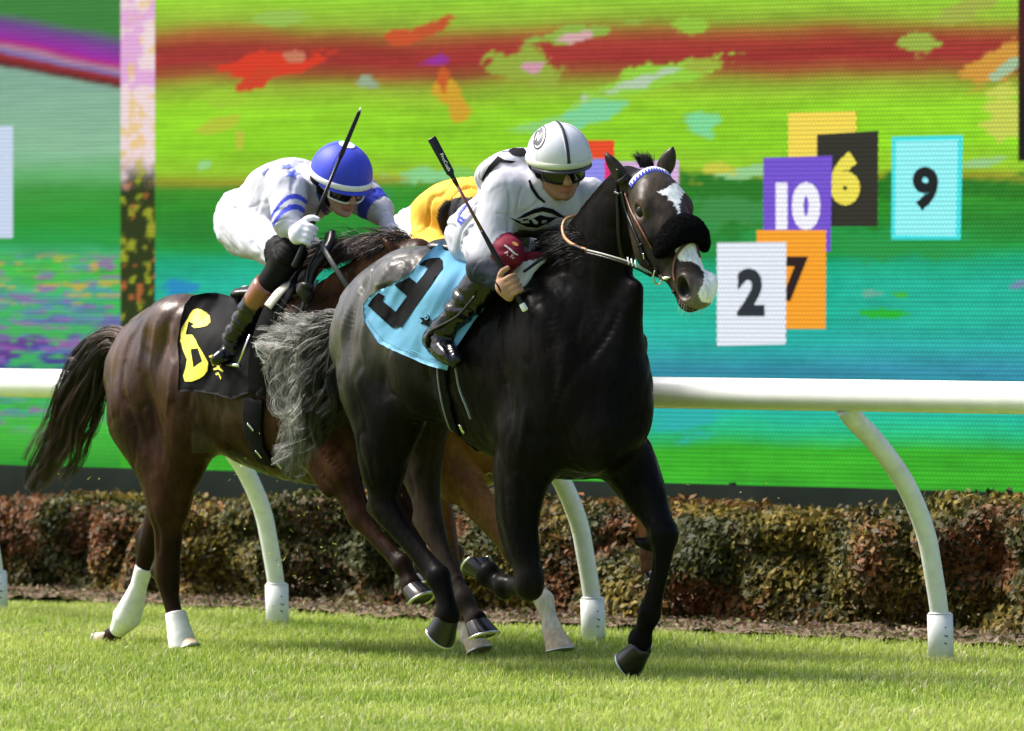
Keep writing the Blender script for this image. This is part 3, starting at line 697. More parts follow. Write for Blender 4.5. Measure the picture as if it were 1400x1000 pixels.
# ================================================================== horses
m_coat = mat('horse_coat', rvar=.13, rough=.33, spec=.25, attr=True, specattr=.6, var=.22, vscale=60, bump=.12, bscale=260, stretch=(1, 1, .35), bump2=.25, b2scale=14)
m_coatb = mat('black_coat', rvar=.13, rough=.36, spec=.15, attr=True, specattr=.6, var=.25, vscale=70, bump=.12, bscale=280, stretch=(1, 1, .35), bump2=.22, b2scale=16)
m_hoof = mat('hoof_dark', (.008, .008, .010), .22, spec=.5, var=.3, vscale=40)
m_hoofp = mat('hoof_pale', (.55, .43, .29), .5, var=.25, vscale=50)
m_shoe = mat('horseshoe_metal', (.55, .55, .54), .3, metal=.9)
m_eye = mat('eye_gloss', (.004, .003, .0025), .10, spec=.35)
m_blk = mat('black_leather', (.006, .006, .006), .32, spec=.3, bump=.2, bscale=90)
m_brn = mat('brown_leather', (.13, .045, .02), .38, bump=.2, bscale=90)
m_tan = mat('tan_rein', (.42, .20, .09), .45)
m_steel = mat('bit_steel', (.6, .6, .58), .18, metal=1)
m_fleece = mat('black_fleece', (.0035, .0035, .004), .95, spec=.02, sheen=0, bump=1, bscale=300, bump2=.6, b2scale=60)
m_white = mat('white_cloth', (.78, .78, .80), .75, spec=.2, bump=.2, bscale=200)
def hoof(fr, parent, cor, sole, toe, m, pale=False, w_=.066, shoe=True, up=None):
    """cor/sole/toe: local points. horn wall that widens from coronet to ground edge, with a shoe"""
    cor, sole, toe = map(np.array, (cor, sole, toe)); ax = unit(sole-cor); fwd = toe-sole; fwd = unit(fwd-ax*(fwd@ax)); lt = np.cross(ax, fwd)
    Lh = max(np.linalg.norm(sole-cor), .045); N = 26; V = []; F = []
    prof = [(-.10, .66, 0), (0, .71, 0), (.08, .755, .0), (.55, .885, .014), (.93, 1.0, .022), (1.0, 1.0, .024), (1.0, .86, .022), (.93, .5, .016), (.90, .05, .01)]
    for h_, rs, so in prof:
        for k in range(N):
            a = 2*math.pi*k/N; x = math.cos(a); y = math.sin(a)
            rx = 1.06 if x > 0 else .86
            x = x*rx; 
            if x < -.6: x = -.6-(x+.6)*.3
            V.append(cor+ax*Lh*h_+fwd*(w_*rs*x+so*1.0)+lt*w_*rs*.92*y)
    for i in range(len(prof)-1):
        for k in range(N): F.append((i*N+k, i*N+(k+1) % N, (i+1)*N+(k+1) % N, (i+1)*N+k))
    F.append(tuple(range(N))[::-1]); F.append(tuple(range((len(prof)-1)*N, len(prof)*N)))
    o = add('hoof', V, F, m, parent)
    if shoe:
        c = cor+ax*(Lh*1.03)+fwd*.023; P = []
        for k in range(19):
            a = math.radians(-128+k*256/18); x = math.cos(a); rx = 1.04 if x > 0 else .86; x *= rx
            P.append(c+fwd*w_*.93*x+lt*w_*.86*math.sin(a))
        V, F = sweep(P, [(.0085, .0045)]*19, 8, flat=[ax]*19); s_ = add('horseshoe', V, F, m_shoe, o)
    return o
def ergot(sd, fe, ca, pa, sc, tag):
    d = unit(fe-ca); bk = np.cross(d, [0, 1, 0]); bk = unit(bk); bk = bk if bk@(fe-(pa)) > bk@(fe-(ca)) or True else bk
    bk = -bk if ((pa-fe)@bk) > 0 else bk
    sd.ell(fe+bk*.022*sc+d*.008, (.026*sc, .024*sc, .030*sc), k=.016, tag=tag)
    for s_ in (.3, .55, .8): pass
def leg_fore(sd, pts, sc=1.0, tag=0, k=.03):
    """elbow, mid forearm, knee, cannon, fetlock, pastern, coronet"""
    R = np.array([(.075, .105), (.062, .082), (.046, .052), (.050, .056), (.029, .036), (.028, .036), (.037, .046), (.028, .033), (.044, .050)])*sc
    e, f, kn, ca, fe, pa, co = [np.array(p) for p in pts]
    P = [e, lerp(e, f, .9), lerp(f, kn, .8), kn, lerp(kn, ca, .75), lerp(ca, fe, .6), fe, pa, co]
    P[1] = f
    sd.tube(P, R, k=k, tag=tag, it=2)
    sd.ell(kn, (.052*sc, .047*sc, .056*sc), k=.02, tag=tag); sd.ell(fe, (.042*sc, .040*sc, .042*sc), k=.012, tag=tag); ergot(sd, fe, ca, pa, sc, tag)
    # tendon line behind the cannon
def leg_hind(sd, pts, sc=1.0, tag=0, k=.05, back=None):
    """stifle, gaskin, hock, cannon, fetlock, pastern, coronet"""
    st, ga, ho, ca, fe, pa, co = [np.array(p) for p in pts]
    R = np.array([(.095, .125), (.070, .100), (.045, .060), (.049, .064), (.031, .041), (.030, .040), (.040, .049), (.029, .035), (.045, .051)])*sc
    P = [st, ga, lerp(ga, ho, .72), ho, lerp(ho, ca, .7), lerp(ca, fe, .6), fe, pa, co]
    sd.tube(P, R, k=k, tag=tag, it=2)
    if back is not None:                                               # point of hock and its tendon
        b = np.array(back); sd.tube([b, lerp(b, ho, .5)+np.array([0, 0, -.02]), ho+(ca-ho)*.4], [(.022, .024), (.026, .03), (.024, .028)], k=.025, tag=tag)
        sd.tube([b, lerp(b, ga, .55), lerp(ga, st, .2)+(b-ho)*.25], [(.014, .018), (.015, .018), (.03, .03)], k=.03, tag=tag)
    sd.ell(fe, (.044*sc, .043*sc, .044*sc), k=.012, tag=tag); ergot(sd, fe, ca, pa, sc, tag)
def head(sd, O, hx, nx, tg=3, mouth=True, sc3=(1, 1, 1)):
    """O poll, hx towards the muzzle, nx out of the forehead; returns point function"""
    hx = unit(hx); nx = unit(nx-hx*np.dot(nx, hx)); lx = np.cross(nx, hx)
    lx = lx if lx[1] < 0 else -lx                                              # towards the horse's right (-y)
    SH, SN_, SL = sc3
    f = lambda h_, n, l: np.array(O)+hx*h_*SH+nx*n*SN_+lx*l*SL
    A = [hx, nx, lx]; o_e, o_t = sd.ell, sd.tube
    class _:
        @staticmethod
        def ell(c, r, **k): return o_e(c, (r[0]*SH, r[1]*SN_, r[2]*SL), **k)
        @staticmethod
        def tube(P, R, **k): return o_t(P, [(a*SL, b*SN_) for a, b in R], **k)
    sd = _
    sd.ell(f(.13, -.085, 0), (.155, .092, .086), k=.05, tag=tg, A=A)
    sd.ell(f(.25, -.125, .028), (.15, .118, .055), k=.05, tag=tg, A=A); sd.ell(f(.25, -.125, -.028), (.15, .118, .055), k=.05, tag=tg, A=A)
    sd.tube([f(.12, -.05, 0), f(.24, -.045, 0), f(.36, -.05, 0), f(.47, -.058, 0), f(.55, -.066, 0)], [(.082, .048), (.068, .046), (.050, .045), (.042, .042), (.046, .044)], k=.05, tag=tg, side=lx, it=2)
    sd.tube([f(.26, -.19, 0), f(.38, -.155, 0), f(.48, -.128, 0), f(.545, -.125, 0)], [(.045, .042), (.034, .034), (.030, .028), (.034, .028)], k=.04, tag=tg, side=lx)
    sd.tube([f(.36, -.11, .02), f(.5, -.1, .02)], [(.03, .05), (.036, .042)], k=.04, tag=tg, side=lx); sd.tube([f(.36, -.11, -.02), f(.5, -.1, -.02)], [(.03, .05), (.036, .042)], k=.04, tag=tg, side=lx)
    sd.ell(f(.565, -.082, 0), (.052, .050, .060), k=.03, tag=tg, A=A)          # upper lip
    sd.ell(f(.550, -.137, 0), (.040, .026, .037), k=.022, tag=tg, A=A)         # lower lip and chin
    for s in (1, -1):
        sd.ell(f(.165, -.045, .082*s), (.042, .026, .024), k=.03, tag=tg, A=A) # brow bone
        sd.ell(f(.23, -.085, .086*s), (.07, .018, .014), k=.03, tag=tg, A=A)   # cheek crest
        sd.ell(f(.53, -.056, .047*s), (.050, .040, .026), k=.016, tag=tg, A=A) # nostril rim
        sd.ell(f(.548, -.064, .070*s), (.044, .030, .040), k=.008, sub=True, tag=tg, A=[unit(hx*.9-nx*.45), unit(nx*.9+hx*.45), lx])
        sd.ell(f(.172, -.072, .076*s), (.040, .032, .022), k=.02, tag=tg, A=A)
        sd.ell(f(.172, -.068, .104*s), (.034, .021, .022), k=.008, sub=True, tag=tg, A=[unit(hx+nx*.25), unit(nx-hx*.25), lx])   # eye socket
        sd.ell(f(.166, -.054, .090*s), (.030, .007, .010), k=.008, tag=tg, A=[unit(hx+nx*.3), unit(nx-hx*.3), lx])  # lid
    if mouth: sd.ell(f(.56, -.117, 0), (.075, .0055, .06), k=.01, sub=True, tag=tg, A=[unit(hx+nx*.1), unit(nx-hx*.1), lx])
    return f
def vnorm(V, Q):
    n = np.cross(V[Q[:, 2]]-V[Q[:, 0]], V[Q[:, 3]]-V[Q[:, 1]]); N = np.zeros_like(V)
    for k in range(4):
        for a in range(3): N[:, a] += np.bincount(Q[:, k], n[:, a], len(V))
    return N/(np.linalg.norm(N, axis=1)[:, None]+1e-12)
def muscle(V, Q, tg, seed, amp=1.0):
    N = vnorm(V, Q); P = V.copy(); P[:, 0] = V[:, 0]*.9+V[:, 2]*.35; P2 = np.c_[P[:, 0]*1.9, V[:, 1]*1.5, P[:, 2]*.8-V[:, 0]*.5]
    body = (tg == 1)*1.0; leg = (tg == 2)*1.0; hd = (tg == 3)*1.0
    big = fbm(P2, 3.0, seed, 2); rid = 1-np.abs(fbm(P2, 5.2, seed+3, 2))*6; rid = np.clip(rid, 0, 1)
    q = np.c_[V[:, 0]*6, V[:, 1]*6, V[:, 2]*3.2]; vein = np.clip(1-np.abs(fbm(q, 1.4, seed+9, 2))*22, 0, 1)*sstep(-.05, .2, fbm(V, 4, seed+5, 2))
    hi = sstep(.45, .8, V[:, 2])
    d = (body*(.010*big-.0075*rid)+leg*hi*(.006*big-.006*rid)+(body+leg)*.0042*vein+hd*(.0026*fbm(V, 16, seed+2, 3)+.0016*np.clip(1-np.abs(fbm(V*1.0, 11, seed+4, 2))*9, 0, 1)))
    return V+N*(d*amp*1.0)[:, None]
def carve(fr, V, Q, lines, lat=.2):
    N = vnorm(V, Q); D = np.zeros(len(V))
    for pts, wd, amp in lines:
        P = catmull(np.array([fr.h(x, y, lat) for x, y in pts]), 8)[:, [0, 2]]; lo, hi = P.min(0)-3*wd, P.max(0)+3*wd
        ids = np.nonzero((V[:, 0] > lo[0]) & (V[:, 0] < hi[0]) & (V[:, 2] > lo[1]) & (V[:, 2] < hi[1]) & (np.abs(V[:, 1]) > .05))[0]
        if len(ids) == 0: continue
        d = np.full(len(ids), 9.); tt = np.zeros(len(ids))
        for k, p in enumerate(P):
            q = (V[ids, 0]-p[0])**2+(V[ids, 2]-p[1])**2; b = q < d; d[b] = q[b]; tt[b] = k/len(P)
        D[ids] += amp*np.exp(-d/wd**2)*np.sin(np.clip(tt*1.15+.05, 0, 1)*math.pi)**.5*(.75+.5*vnoise(V[ids], 9, 2))*np.clip(np.abs(N[ids, 1])*1.6, 0, 1)
    return V+N*D[:, None]
def ear(sd, a, b, wdir, tg=3, sc=1.0):
    a, b, wdir = map(np.array, (a, b, wdir)); L = np.linalg.norm(b-a); d = unit(b-a); wdir = unit(wdir-d*(wdir@d)); nrm = np.cross(d, wdir)
    P = [a-d*.02, a+d*L*.28+nrm*.004, a+d*L*.62+nrm*.002, a+d*L*.86, b]
    sd.tube(P, [(.022*sc, .020*sc), (.033*sc, .022*sc), (.026*sc, .016*sc), (.012*sc, .009*sc), (.0035, .0035)], k=.015, tag=tg, side=wdir)
    return P, nrm, wdir
def horse_col(fr, V, tg, base, dark, extra): return None
# ---------------------------------------------------------------- front black horse (number 9)
fA = Frame(19.97, 722); h = fA.h
sdA = Sdf()
lt = .0
sdA.tube([h(524, 468), h(552, 444), h(600, 440), h(655, 470), h(710, 496), h(762, 522), h(810, 548)],
         [(.215, .225), (.258, .300), (.252, .285), (.285, .335), (.282, .395), (.270, .395), (.215, .295)], k=.05, tag=1)
# rump muscles and point of hip
for s in (1, -1):
    sdA.ell(h(566, 378, .12*s), (.16, .12, .09), k=.12, tag=1, A=[(1, 0, .15), (0, 1, 0), (-.15, 0, 1)])
    sdA.ell(fA.h(520, 490, .17*s), (.13, .10, .22), k=.07, tag=1, A=[(1, 0, -.25), (0, 1, 0), (.25, 0, 1)])       # hamstring
    sdA.ell(fA.h(568, 500, .19*s), (.14, .095, .22), k=.07, tag=1, A=[(1, 0, .3), (0, 1, 0), (-.3, 0, 1)])       # thigh
    sdA.ell(fA.h(606, 400, .205*s), (.06, .045, .05), k=.12, tag=1)                                               # point of hip
    sdA.ell(fA.h(748, 480, .195*s), (.12, .07, .24), k=.12, tag=1, A=[(1, 0, .5), (0, 1, 0), (-.5, 0, 1)])        # shoulder blade
    sdA.ell(fA.h(740, 590, .18*s), (.14, .09, .17), k=.09, tag=1)                                                  # upper arm
    sdA.ell(fA.h(812, 600, .10*s), (.12, .09, .13), k=.09, tag=1)                                                # breast
# stifle folds, near and far hind legs
sdA.tube([h(512, 520, .15), h(520, 580, .165), h(523, 640, .165)], [(.11, .19), (.09, .125), (.065, .085)], k=.07, tag=2)
sdA.tube([h(548, 520, -.15), h(566, 580, -.15), h(574, 640, -.15)], [(.10, .17), (.08, .11), (.06, .075)], k=.07, tag=2)
leg_hind(sdA, [h(545, 560, .16), h(524, 625, .165), h(525, 692, .15), h(560, 742, .14), h(600, 790, .13), h(610, 820, .13), h(611, 842, .13)], 1.1, 2, back=h(509, 694, .15))
leg_hind(sdA, [h(585, 545, -.13), h(574, 625, -.14), h(588, 715, -.13), h(608, 768, -.12), h(634, 822, -.11), h(645, 838, -.11), h(651, 850, -.11)], 1.0, 2, back=h(572, 712, -.13))
# near fore (folded) and far fore (planted)
sdA.tube([h(722, 600, .17), h(716, 655, .18), h(712, 705, .185)], [(.10, .13), (.085, .115), (.06, .075)], k=.06, tag=2)
leg_fore(sdA, [h(707, 638, .17), h(708, 700, .19), h(724, 792, .18), h(712, 804, .17), h(690, 802, .16), h(675, 796, .16), h(667, 785, .16)], 1.08, 2)
sdA.tube([h(694, 655, .15), h(694, 715, .16), h(708, 770, .17)], [(.05, .055), (.045, .055), (.03, .035)], k=.03, tag=2)
sdA.ell(h(724, 806, .18), (.052, .05, .048), k=.03, tag=2)
leg_fore(sdA, [h(862, 628, -.17), h(885, 680, -.18), h(908, 730, -.17), h(906, 775, -.16), h(888, 838, -.15), h(880, 862, -.15), h(875, 876, -.15)], 1.06, 2)
sdA.tube([h(830, 590, -.12), h(858, 640, -.16), h(880, 675, -.17)], [(.10, .13), (.085, .10), (.06, .07)], k=.05, tag=2)
sdA.tube([h(872, 740, -.165), h(889, 745, -.165)], [.02, .03], k=.03, tag=2)
# neck
sdA.tube([h(768, 480), h(790, 415), h(815, 352), h(838, 302), h(860, 262)], [(.17, .34), (.128, .245), (.098, .19), (.084, .148), (.074, .11)], k=.10, tag=1)
sdA.tube([h(843, 580), h(847, 480), h(868, 395)], [(.10, .10), (.08, .095), (.03, .04)], k=.08, tag=1)
O_A = h(896, 224); D_h = fA.depth(h(896, 222)); hxA = fA.d(968, 384, D_h-.30)-fA.d(896, 222, D_h); hxA = unit(hxA); q_ = math.hypot(hxA[0], hxA[1]); nxA = np.array([-hxA[2]*hxA[0]/q_, -hxA[2]*hxA[1]/q_, q_])
# a little turn of the head to the right
O_A = O_A+nxA*.004
ya = 0.0; Rz = np.array([[math.cos(ya), -math.sin(ya), 0], [math.sin(ya), math.cos(ya), 0], [0, 0, 1]])   # head a touch to the right
hxA, nxA = Rz@hxA, Rz@nxA
hf = head(sdA, O_A, hxA, nxA, sc3=(1.01, 1.13, 1.14))
e1 = ear(sdA, h(852, 248, .07), h(826, 207, .11), (1, -.5, .3), sc=1.28); e2 = ear(sdA, h(906, 236, -.065), h(921, 200, -.085), (1, .6, 0), sc=1.15)
W0 = fA.h(722, 345)[0]
xs = axis(fA.h(455, 480, .2)[0]-.12, fA.h(985, 400)[0]+.1, .0095, (h(835, 300, .1)[0], 3, .0055)); ys = axis(-.46, .46, .008)
zs = axis(-.02, fA.h(860, 190)[2]+.06, .009, (h(700, 445)[2], 3, .0055))
V, Q = sdA.build(xs, ys, zs)
V = carve(fA, V, Q, [([(520, 350), (500, 400), (492, 450), (496, 510), (506, 560), (514, 620)], .022, -.014), ([(560, 420), (545, 470), (540, 520), (552, 560)], .026, -.014),
    ([(505, 370), (484, 430), (480, 480), (488, 530)], .022, .010), ([(545, 365), (523, 420), (514, 470), (520, 520)], .024, .012), ([(575, 390), (566, 440), (572, 500)], .022, -.010), ([(690, 400), (700, 470), (712, 540), (722, 590)], .022, -.012),
    ([(760, 430), (772, 500), (770, 570)], .022, -.010), ([(812, 395), (800, 460), (782, 530), (764, 600)], .016, -.010), ([(790, 420), (775, 500)], .02, .006), ([(728, 640), (724, 700), (722, 765)], .011, -.007), ([(706, 640), (706, 700), (714, 760)], .010, -.006),
    ([(694, 600), (702, 640), (716, 660)], .016, -.010), ([(520, 610), (521, 650), (516, 690)], .011, -.008), ([(536, 620), (534, 665), (532, 690)], .010, -.006), ([(540, 722), (566, 758), (588, 786)], .008, -.006), ([(512, 700), (524, 715)], .010, -.006),
    ([(640, 470), (632, 530), (640, 590)], .02, -.005), ([(655, 480), (650, 540), (660, 600)], .02, -.005), ([(740, 560), (735, 600), (722, 640)], .018, .008)])
V = carve(fA, V, Q, [([(866, 630), (884, 680), (896, 712)], .011, -.007), ([(899, 752), (897, 790), (886, 826)], .008, -.006), ([(578, 640), (586, 690)], .011, -.006), ([(592, 735), (610, 775), (626, 806)], .008, -.006)], -.15)
V = muscle(V, Q, sdA.tags(V), 3, np.where(V[:, 0] > h(690, 450)[0], .42, .8)*np.where(V[:, 2] > 1.6, .8, 1))
PXv = fA.px(V); tgv = sdA.tags(V)
n1 = fbm(V, 5, 1, 4); n2 = fbm(V, 22, 2, 3)
C = np.tile(np.array([.0045, .0042, .0042]), (len(V), 1))
gr = sstep(-.55, .1, h(600, 400)[0]-V[:, 0]-.0+n1*.12)*sstep(1.02, 1.42, V[:, 2]+n1*.14)      # grey flecked croup, its sheen and streaky highlights painted into the coat colour
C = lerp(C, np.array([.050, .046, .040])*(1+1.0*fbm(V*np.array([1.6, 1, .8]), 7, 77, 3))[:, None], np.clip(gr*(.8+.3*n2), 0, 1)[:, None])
br = sstep(.2, .6, fbm(V, 3, 9, 3)+.25)*(tgv != 3); C = lerp(C, np.array([.009, .007, .006]), (br*.6)[:, None]*(1-gr)[:, None])
farhind = (tgv == 2)*(V[:, 1] > .02)*(V[:, 0] < -.4); C = lerp(C, np.array([.030, .022, .018]), (farhind*.8)[:, None])
# head: brown-black with a white star, snip and pale lips
HH = (V-O_A)@hxA; NN = (V-O_A)@nxA; LL = -V[:, 1]+.0*V[:, 0]
hd = tgv == 3
C = np.where(hd[:, None], np.array([.011, .0095, .0085]), C); C = lerp(C, np.array([.040, .030, .021]), (hd*sstep(.15, .5, n1+.35*(np.abs(LL) > .06)+.25*(HH > .42)))[:, None]*.8)
nz = fbm(V, 60, 5, 3)*9+fbm(V, 160, 6, 2)*5
def pm(poly, wob=1): return inpoly(PXv+np.c_[nz, nz[::-1]]*wob*.35, poly)*hd
star = [(898, 262), (912, 257), (924, 249), (930, 256), (936, 262), (930, 272), (928, 284), (932, 296), (936, 300), (931, 302), (926, 292), (921, 278), (912, 270)]
starb = [(920, 276), (930, 272), (930, 290), (937, 300), (931, 306), (925, 290)]
front = NN > -.075
C = np.where((pm(star, .9) & front)[:, None], np.array([.80, .80, .80]), C)
sn = [(922, 338), (945, 324), (966, 330), (979, 350), (988, 375), (987, 402), (974, 415), (960, 413), (953, 402), (962, 388), (963, 374), (955, 362), (944, 358), (928, 356)]
C = np.where((pm(sn, .25)*(HH > .38))[:, None].astype(bool), np.array([.80, .79, .79]), C)
lip = hd*sstep(.50, .60, HH+.02*n2); C = lerp(C, np.array([.20, .165, .155]), (lip*sstep(-.16, -.10, NN)*.75)[:, None]*(C.mean(1) < .5)[:, None])
nos = np.zeros(len(V))
for s in (1, -1): nos = np.maximum(nos, 1-sstep(.030, .044, np.linalg.norm(V-hf(.548, -.064, .046*s), axis=1)))
C = lerp(C, np.array([.004, .003, .003]), nos[:, None])
for s in (1, -1): C = lerp(C, np.array([.075, .050, .030]), (hd*np.exp(-((np.linalg.norm(V-hf(.172, -.068, .088*s), axis=1)-.040)/.010)**2))[:, None]*.6)
rA = fA.root('racehorse', [W0, 0, 0])
tag(rA, 'black racehorse galloping in front with a white star and a black fleece noseband', 'horse')
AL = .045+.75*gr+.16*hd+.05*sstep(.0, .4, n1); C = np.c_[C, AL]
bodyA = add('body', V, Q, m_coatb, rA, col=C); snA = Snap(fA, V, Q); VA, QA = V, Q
for s in (1, -1):
    c = hf(.172, -.068, .0790*s); u = np.linspace(0, math.pi, 12); v_ = np.linspace(0, 2*math.pi, 17)[:-1]
    P = [c+.0275*np.array([math.sin(a)*math.cos(b), math.sin(a)*math.sin(b), math.cos(a)]) for a in u for b in v_]
    F = [(i*16+j, i*16+(j+1) % 16, (i+1)*16+(j+1) % 16, (i+1)*16+j) for i in range(11) for j in range(16)]
    add('eye', P, F, m_eye, rA)
hoof(fA, rA, h(666, 784, .16), h(655, 764, .16), h(634, 776, .16), m_hoof, w_=.064)
hoof(fA, rA, h(877, 884, -.15), h(857, 898, -.15), h(868, 924, -.15), m_hoof)
hoof(fA, rA, h(613, 841, .13), h(598, 862, .13), h(617, 882, .13), m_hoof)
hoof(fA, rA, h(651, 850, -.11), h(656, 872, -.11), h(684, 872, -.11), m_hoof)
# mane, forelock and tail
m_hairb = mat('black_hair', (.006, .0055, .006), .55, spec=.25); m_hairg = mat('grey_hair', rough=.4, spec=.4, attr=True)
r = np.random.default_rng(31); st = []
crest = catmull(np.array([h(862, 250), h(842, 272), h(822, 305), h(803, 345), h(783, 372), h(755, 385), h(725, 380)]), 30)
for i in range(1200):
    q = crest[r.integers(int(len(crest)*.42), len(crest)-1)]; t_ = (q-crest[0])@unit(crest[-1]-crest[0]); q = q+r.normal(0, .010, 3)+np.array([-.02, 0, .0])
    L = r.uniform(.06, .13); d0 = unit(np.array([-.75, r.normal(0, .5), .25])); g = np.array([-.7, -.45+r.normal(0, .4), -.35])
    pts = [q]; d = d0
    for k in range(7): d = unit(d*.72+unit(g)*.28+r.normal(0, .10, 3)); pts.append(pts[-1]+d*L/7)
    st.append(np.array(pts))
# big tuft blown up in front of the rider's chest
for i in range(2600):
    q = h(r.uniform(752, 804), r.uniform(322, 358), r.uniform(-.05, .09)); L = r.uniform(.05, .145); d = unit(np.array([-.55+r.normal(0, .4), r.normal(0, .5), .55+r.normal(0, .3)])); pts = [q]
    for k in range(7): d = unit(d+np.array([-.16, 0, -.20])+r.normal(0, .12, 3)); pts.append(pts[-1]+d*L/7)
    st.append(np.array(pts))
V, F = hairs(st, .0013, .0003); add('mane', V, F, m_hairb, rA, kind='stuff'); rA['_m'] = 0
st = []
for i in range(420):
    q = hf(-.035+r.uniform(-.02, .015), -.05, r.uniform(-.03, .03)); d = unit(nxA*.2+np.array([-.2, r.normal(0, .3), 1])); L = r.uniform(.02, .06); pts = [q]
    for k in range(6): d = unit(d+np.array([-.16, 0, -.05])+r.normal(0, .13, 3)); pts.append(pts[-1]+d*L/6)
    st.append(np.array(pts))
V, F = hairs(st, .0013, .0003); add('forelock', V, F, m_hairb, rA, kind='stuff')
st = []
for i in range(60):
    q = hf(r.uniform(.53, .58), -.125+r.uniform(-.02, .03), r.uniform(-.045, .045)); d = unit(hxA*.8-nxA*.7+r.normal(0, .3, 3)); st.append(np.array([q, q+d*.02, q+d*r.uniform(.03, .05)+np.array([0, 0, -.006])]))
V, F = hairs(st, .0005, .0002); add('whiskers', V, F, mat('whisker', (.5, .5, .45), .5), rA, kind='stuff')
def tail(parent, path, wid, n, m, colf, seed, wave=.02, curl=3.0, r0=.0017, loose=.15, locks=46, tight=.22):
    r = np.random.default_rng(seed); path = catmull(np.array(path, float), 8); wid = np.interp(np.linspace(0, 1, len(path)), np.linspace(0, 1, len(wid)), wid)
    T = np.gradient(path, axis=0); T /= np.linalg.norm(T, axis=1)[:, None]; st = []; cols = []; m_ = 24; s_ = np.linspace(0, 1, m_); xi = np.arange(len(path))
    for k in range(locks):
        a = r.uniform(0, 2*math.pi); rad = math.sqrt(r.random()); s0 = r.uniform(0, .3)*len(path)*r.random(); s1 = len(path)*min(1.0, r.uniform(.6, 1.1)); ph = r.uniform(0, 6.28); fq = curl*r.uniform(.7, 1.3); stray = (r.random() < loose)*r.uniform(.4, 1.3)
        idx = np.linspace(s0, min(s1, len(path)-1), m_); P0 = np.stack([np.interp(idx, xi, path[:, q]) for q in range(3)], 1); W_ = np.interp(idx, xi, wid)
        tt = np.stack([np.interp(idx, xi, T[:, q]) for q in range(3)], 1); u = np.cross(tt, [0, 1, 0]); u /= np.linalg.norm(u, axis=1)[:, None]+1e-9; v = np.array([0, 1., 0])
        wv = wave*(.3+s_)*np.sin(fq*2*math.pi*s_+ph)*r.uniform(.5, 1.3)
        L0 = P0+u*(W_*math.cos(a)*rad*(1+stray*s_**1.5)+wv)[:, None]+v*(W_*.6*math.sin(a)*rad+wv*.5)[:, None]
        cb = r.uniform(.6, 1.35)
        for _ in range(max(3, n//locks)):
            b = r.uniform(0, 6.28); q = math.sqrt(r.random())*tight; fan = q*W_*(.55+.45*np.abs(np.cos(math.pi*s_*1.0)))*(1-.45*s_**3)
            P = L0+u*(fan*math.cos(b))[:, None]+v[None, :]*(fan*math.sin(b))[:, None]+np.cumsum(r.normal(0, .0011, (m_, 3)), 0)
            if r.random() < .06: P = P+u*(W_*r.normal(0, .5)*s_**2)[:, None]
            st.append(P); cols.append(np.clip(colf(r, s_, math.cos(a))*cb, 0, 1))
    V, F = hairs(st, r0, .0004); C = np.repeat(np.vstack(cols), 3, 0); return add('tail', V, F, m, parent, col=C, kind='stuff')
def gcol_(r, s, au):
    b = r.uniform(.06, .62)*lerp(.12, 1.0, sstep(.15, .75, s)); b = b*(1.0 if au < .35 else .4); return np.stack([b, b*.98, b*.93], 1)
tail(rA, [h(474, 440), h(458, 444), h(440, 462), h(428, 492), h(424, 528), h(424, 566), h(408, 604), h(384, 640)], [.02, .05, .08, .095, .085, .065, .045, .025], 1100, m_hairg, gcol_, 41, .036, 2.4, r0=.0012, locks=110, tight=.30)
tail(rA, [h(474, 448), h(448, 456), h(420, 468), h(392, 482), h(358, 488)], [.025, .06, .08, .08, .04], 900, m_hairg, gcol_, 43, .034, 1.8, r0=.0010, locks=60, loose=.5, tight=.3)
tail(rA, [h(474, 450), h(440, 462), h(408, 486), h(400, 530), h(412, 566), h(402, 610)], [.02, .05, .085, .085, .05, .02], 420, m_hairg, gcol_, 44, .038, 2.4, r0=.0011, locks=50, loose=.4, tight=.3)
tail(rA, [h(474, 450), h(460, 490), h(450, 535), h(438, 575), h(424, 605)], [.03, .08, .11, .07, .02], 900, m_hairg, lambda r, s, au: np.tile(np.array([.012, .012, .012])*r.uniform(.4, 2), (len(s), 1)), 42, .02, 2.0)
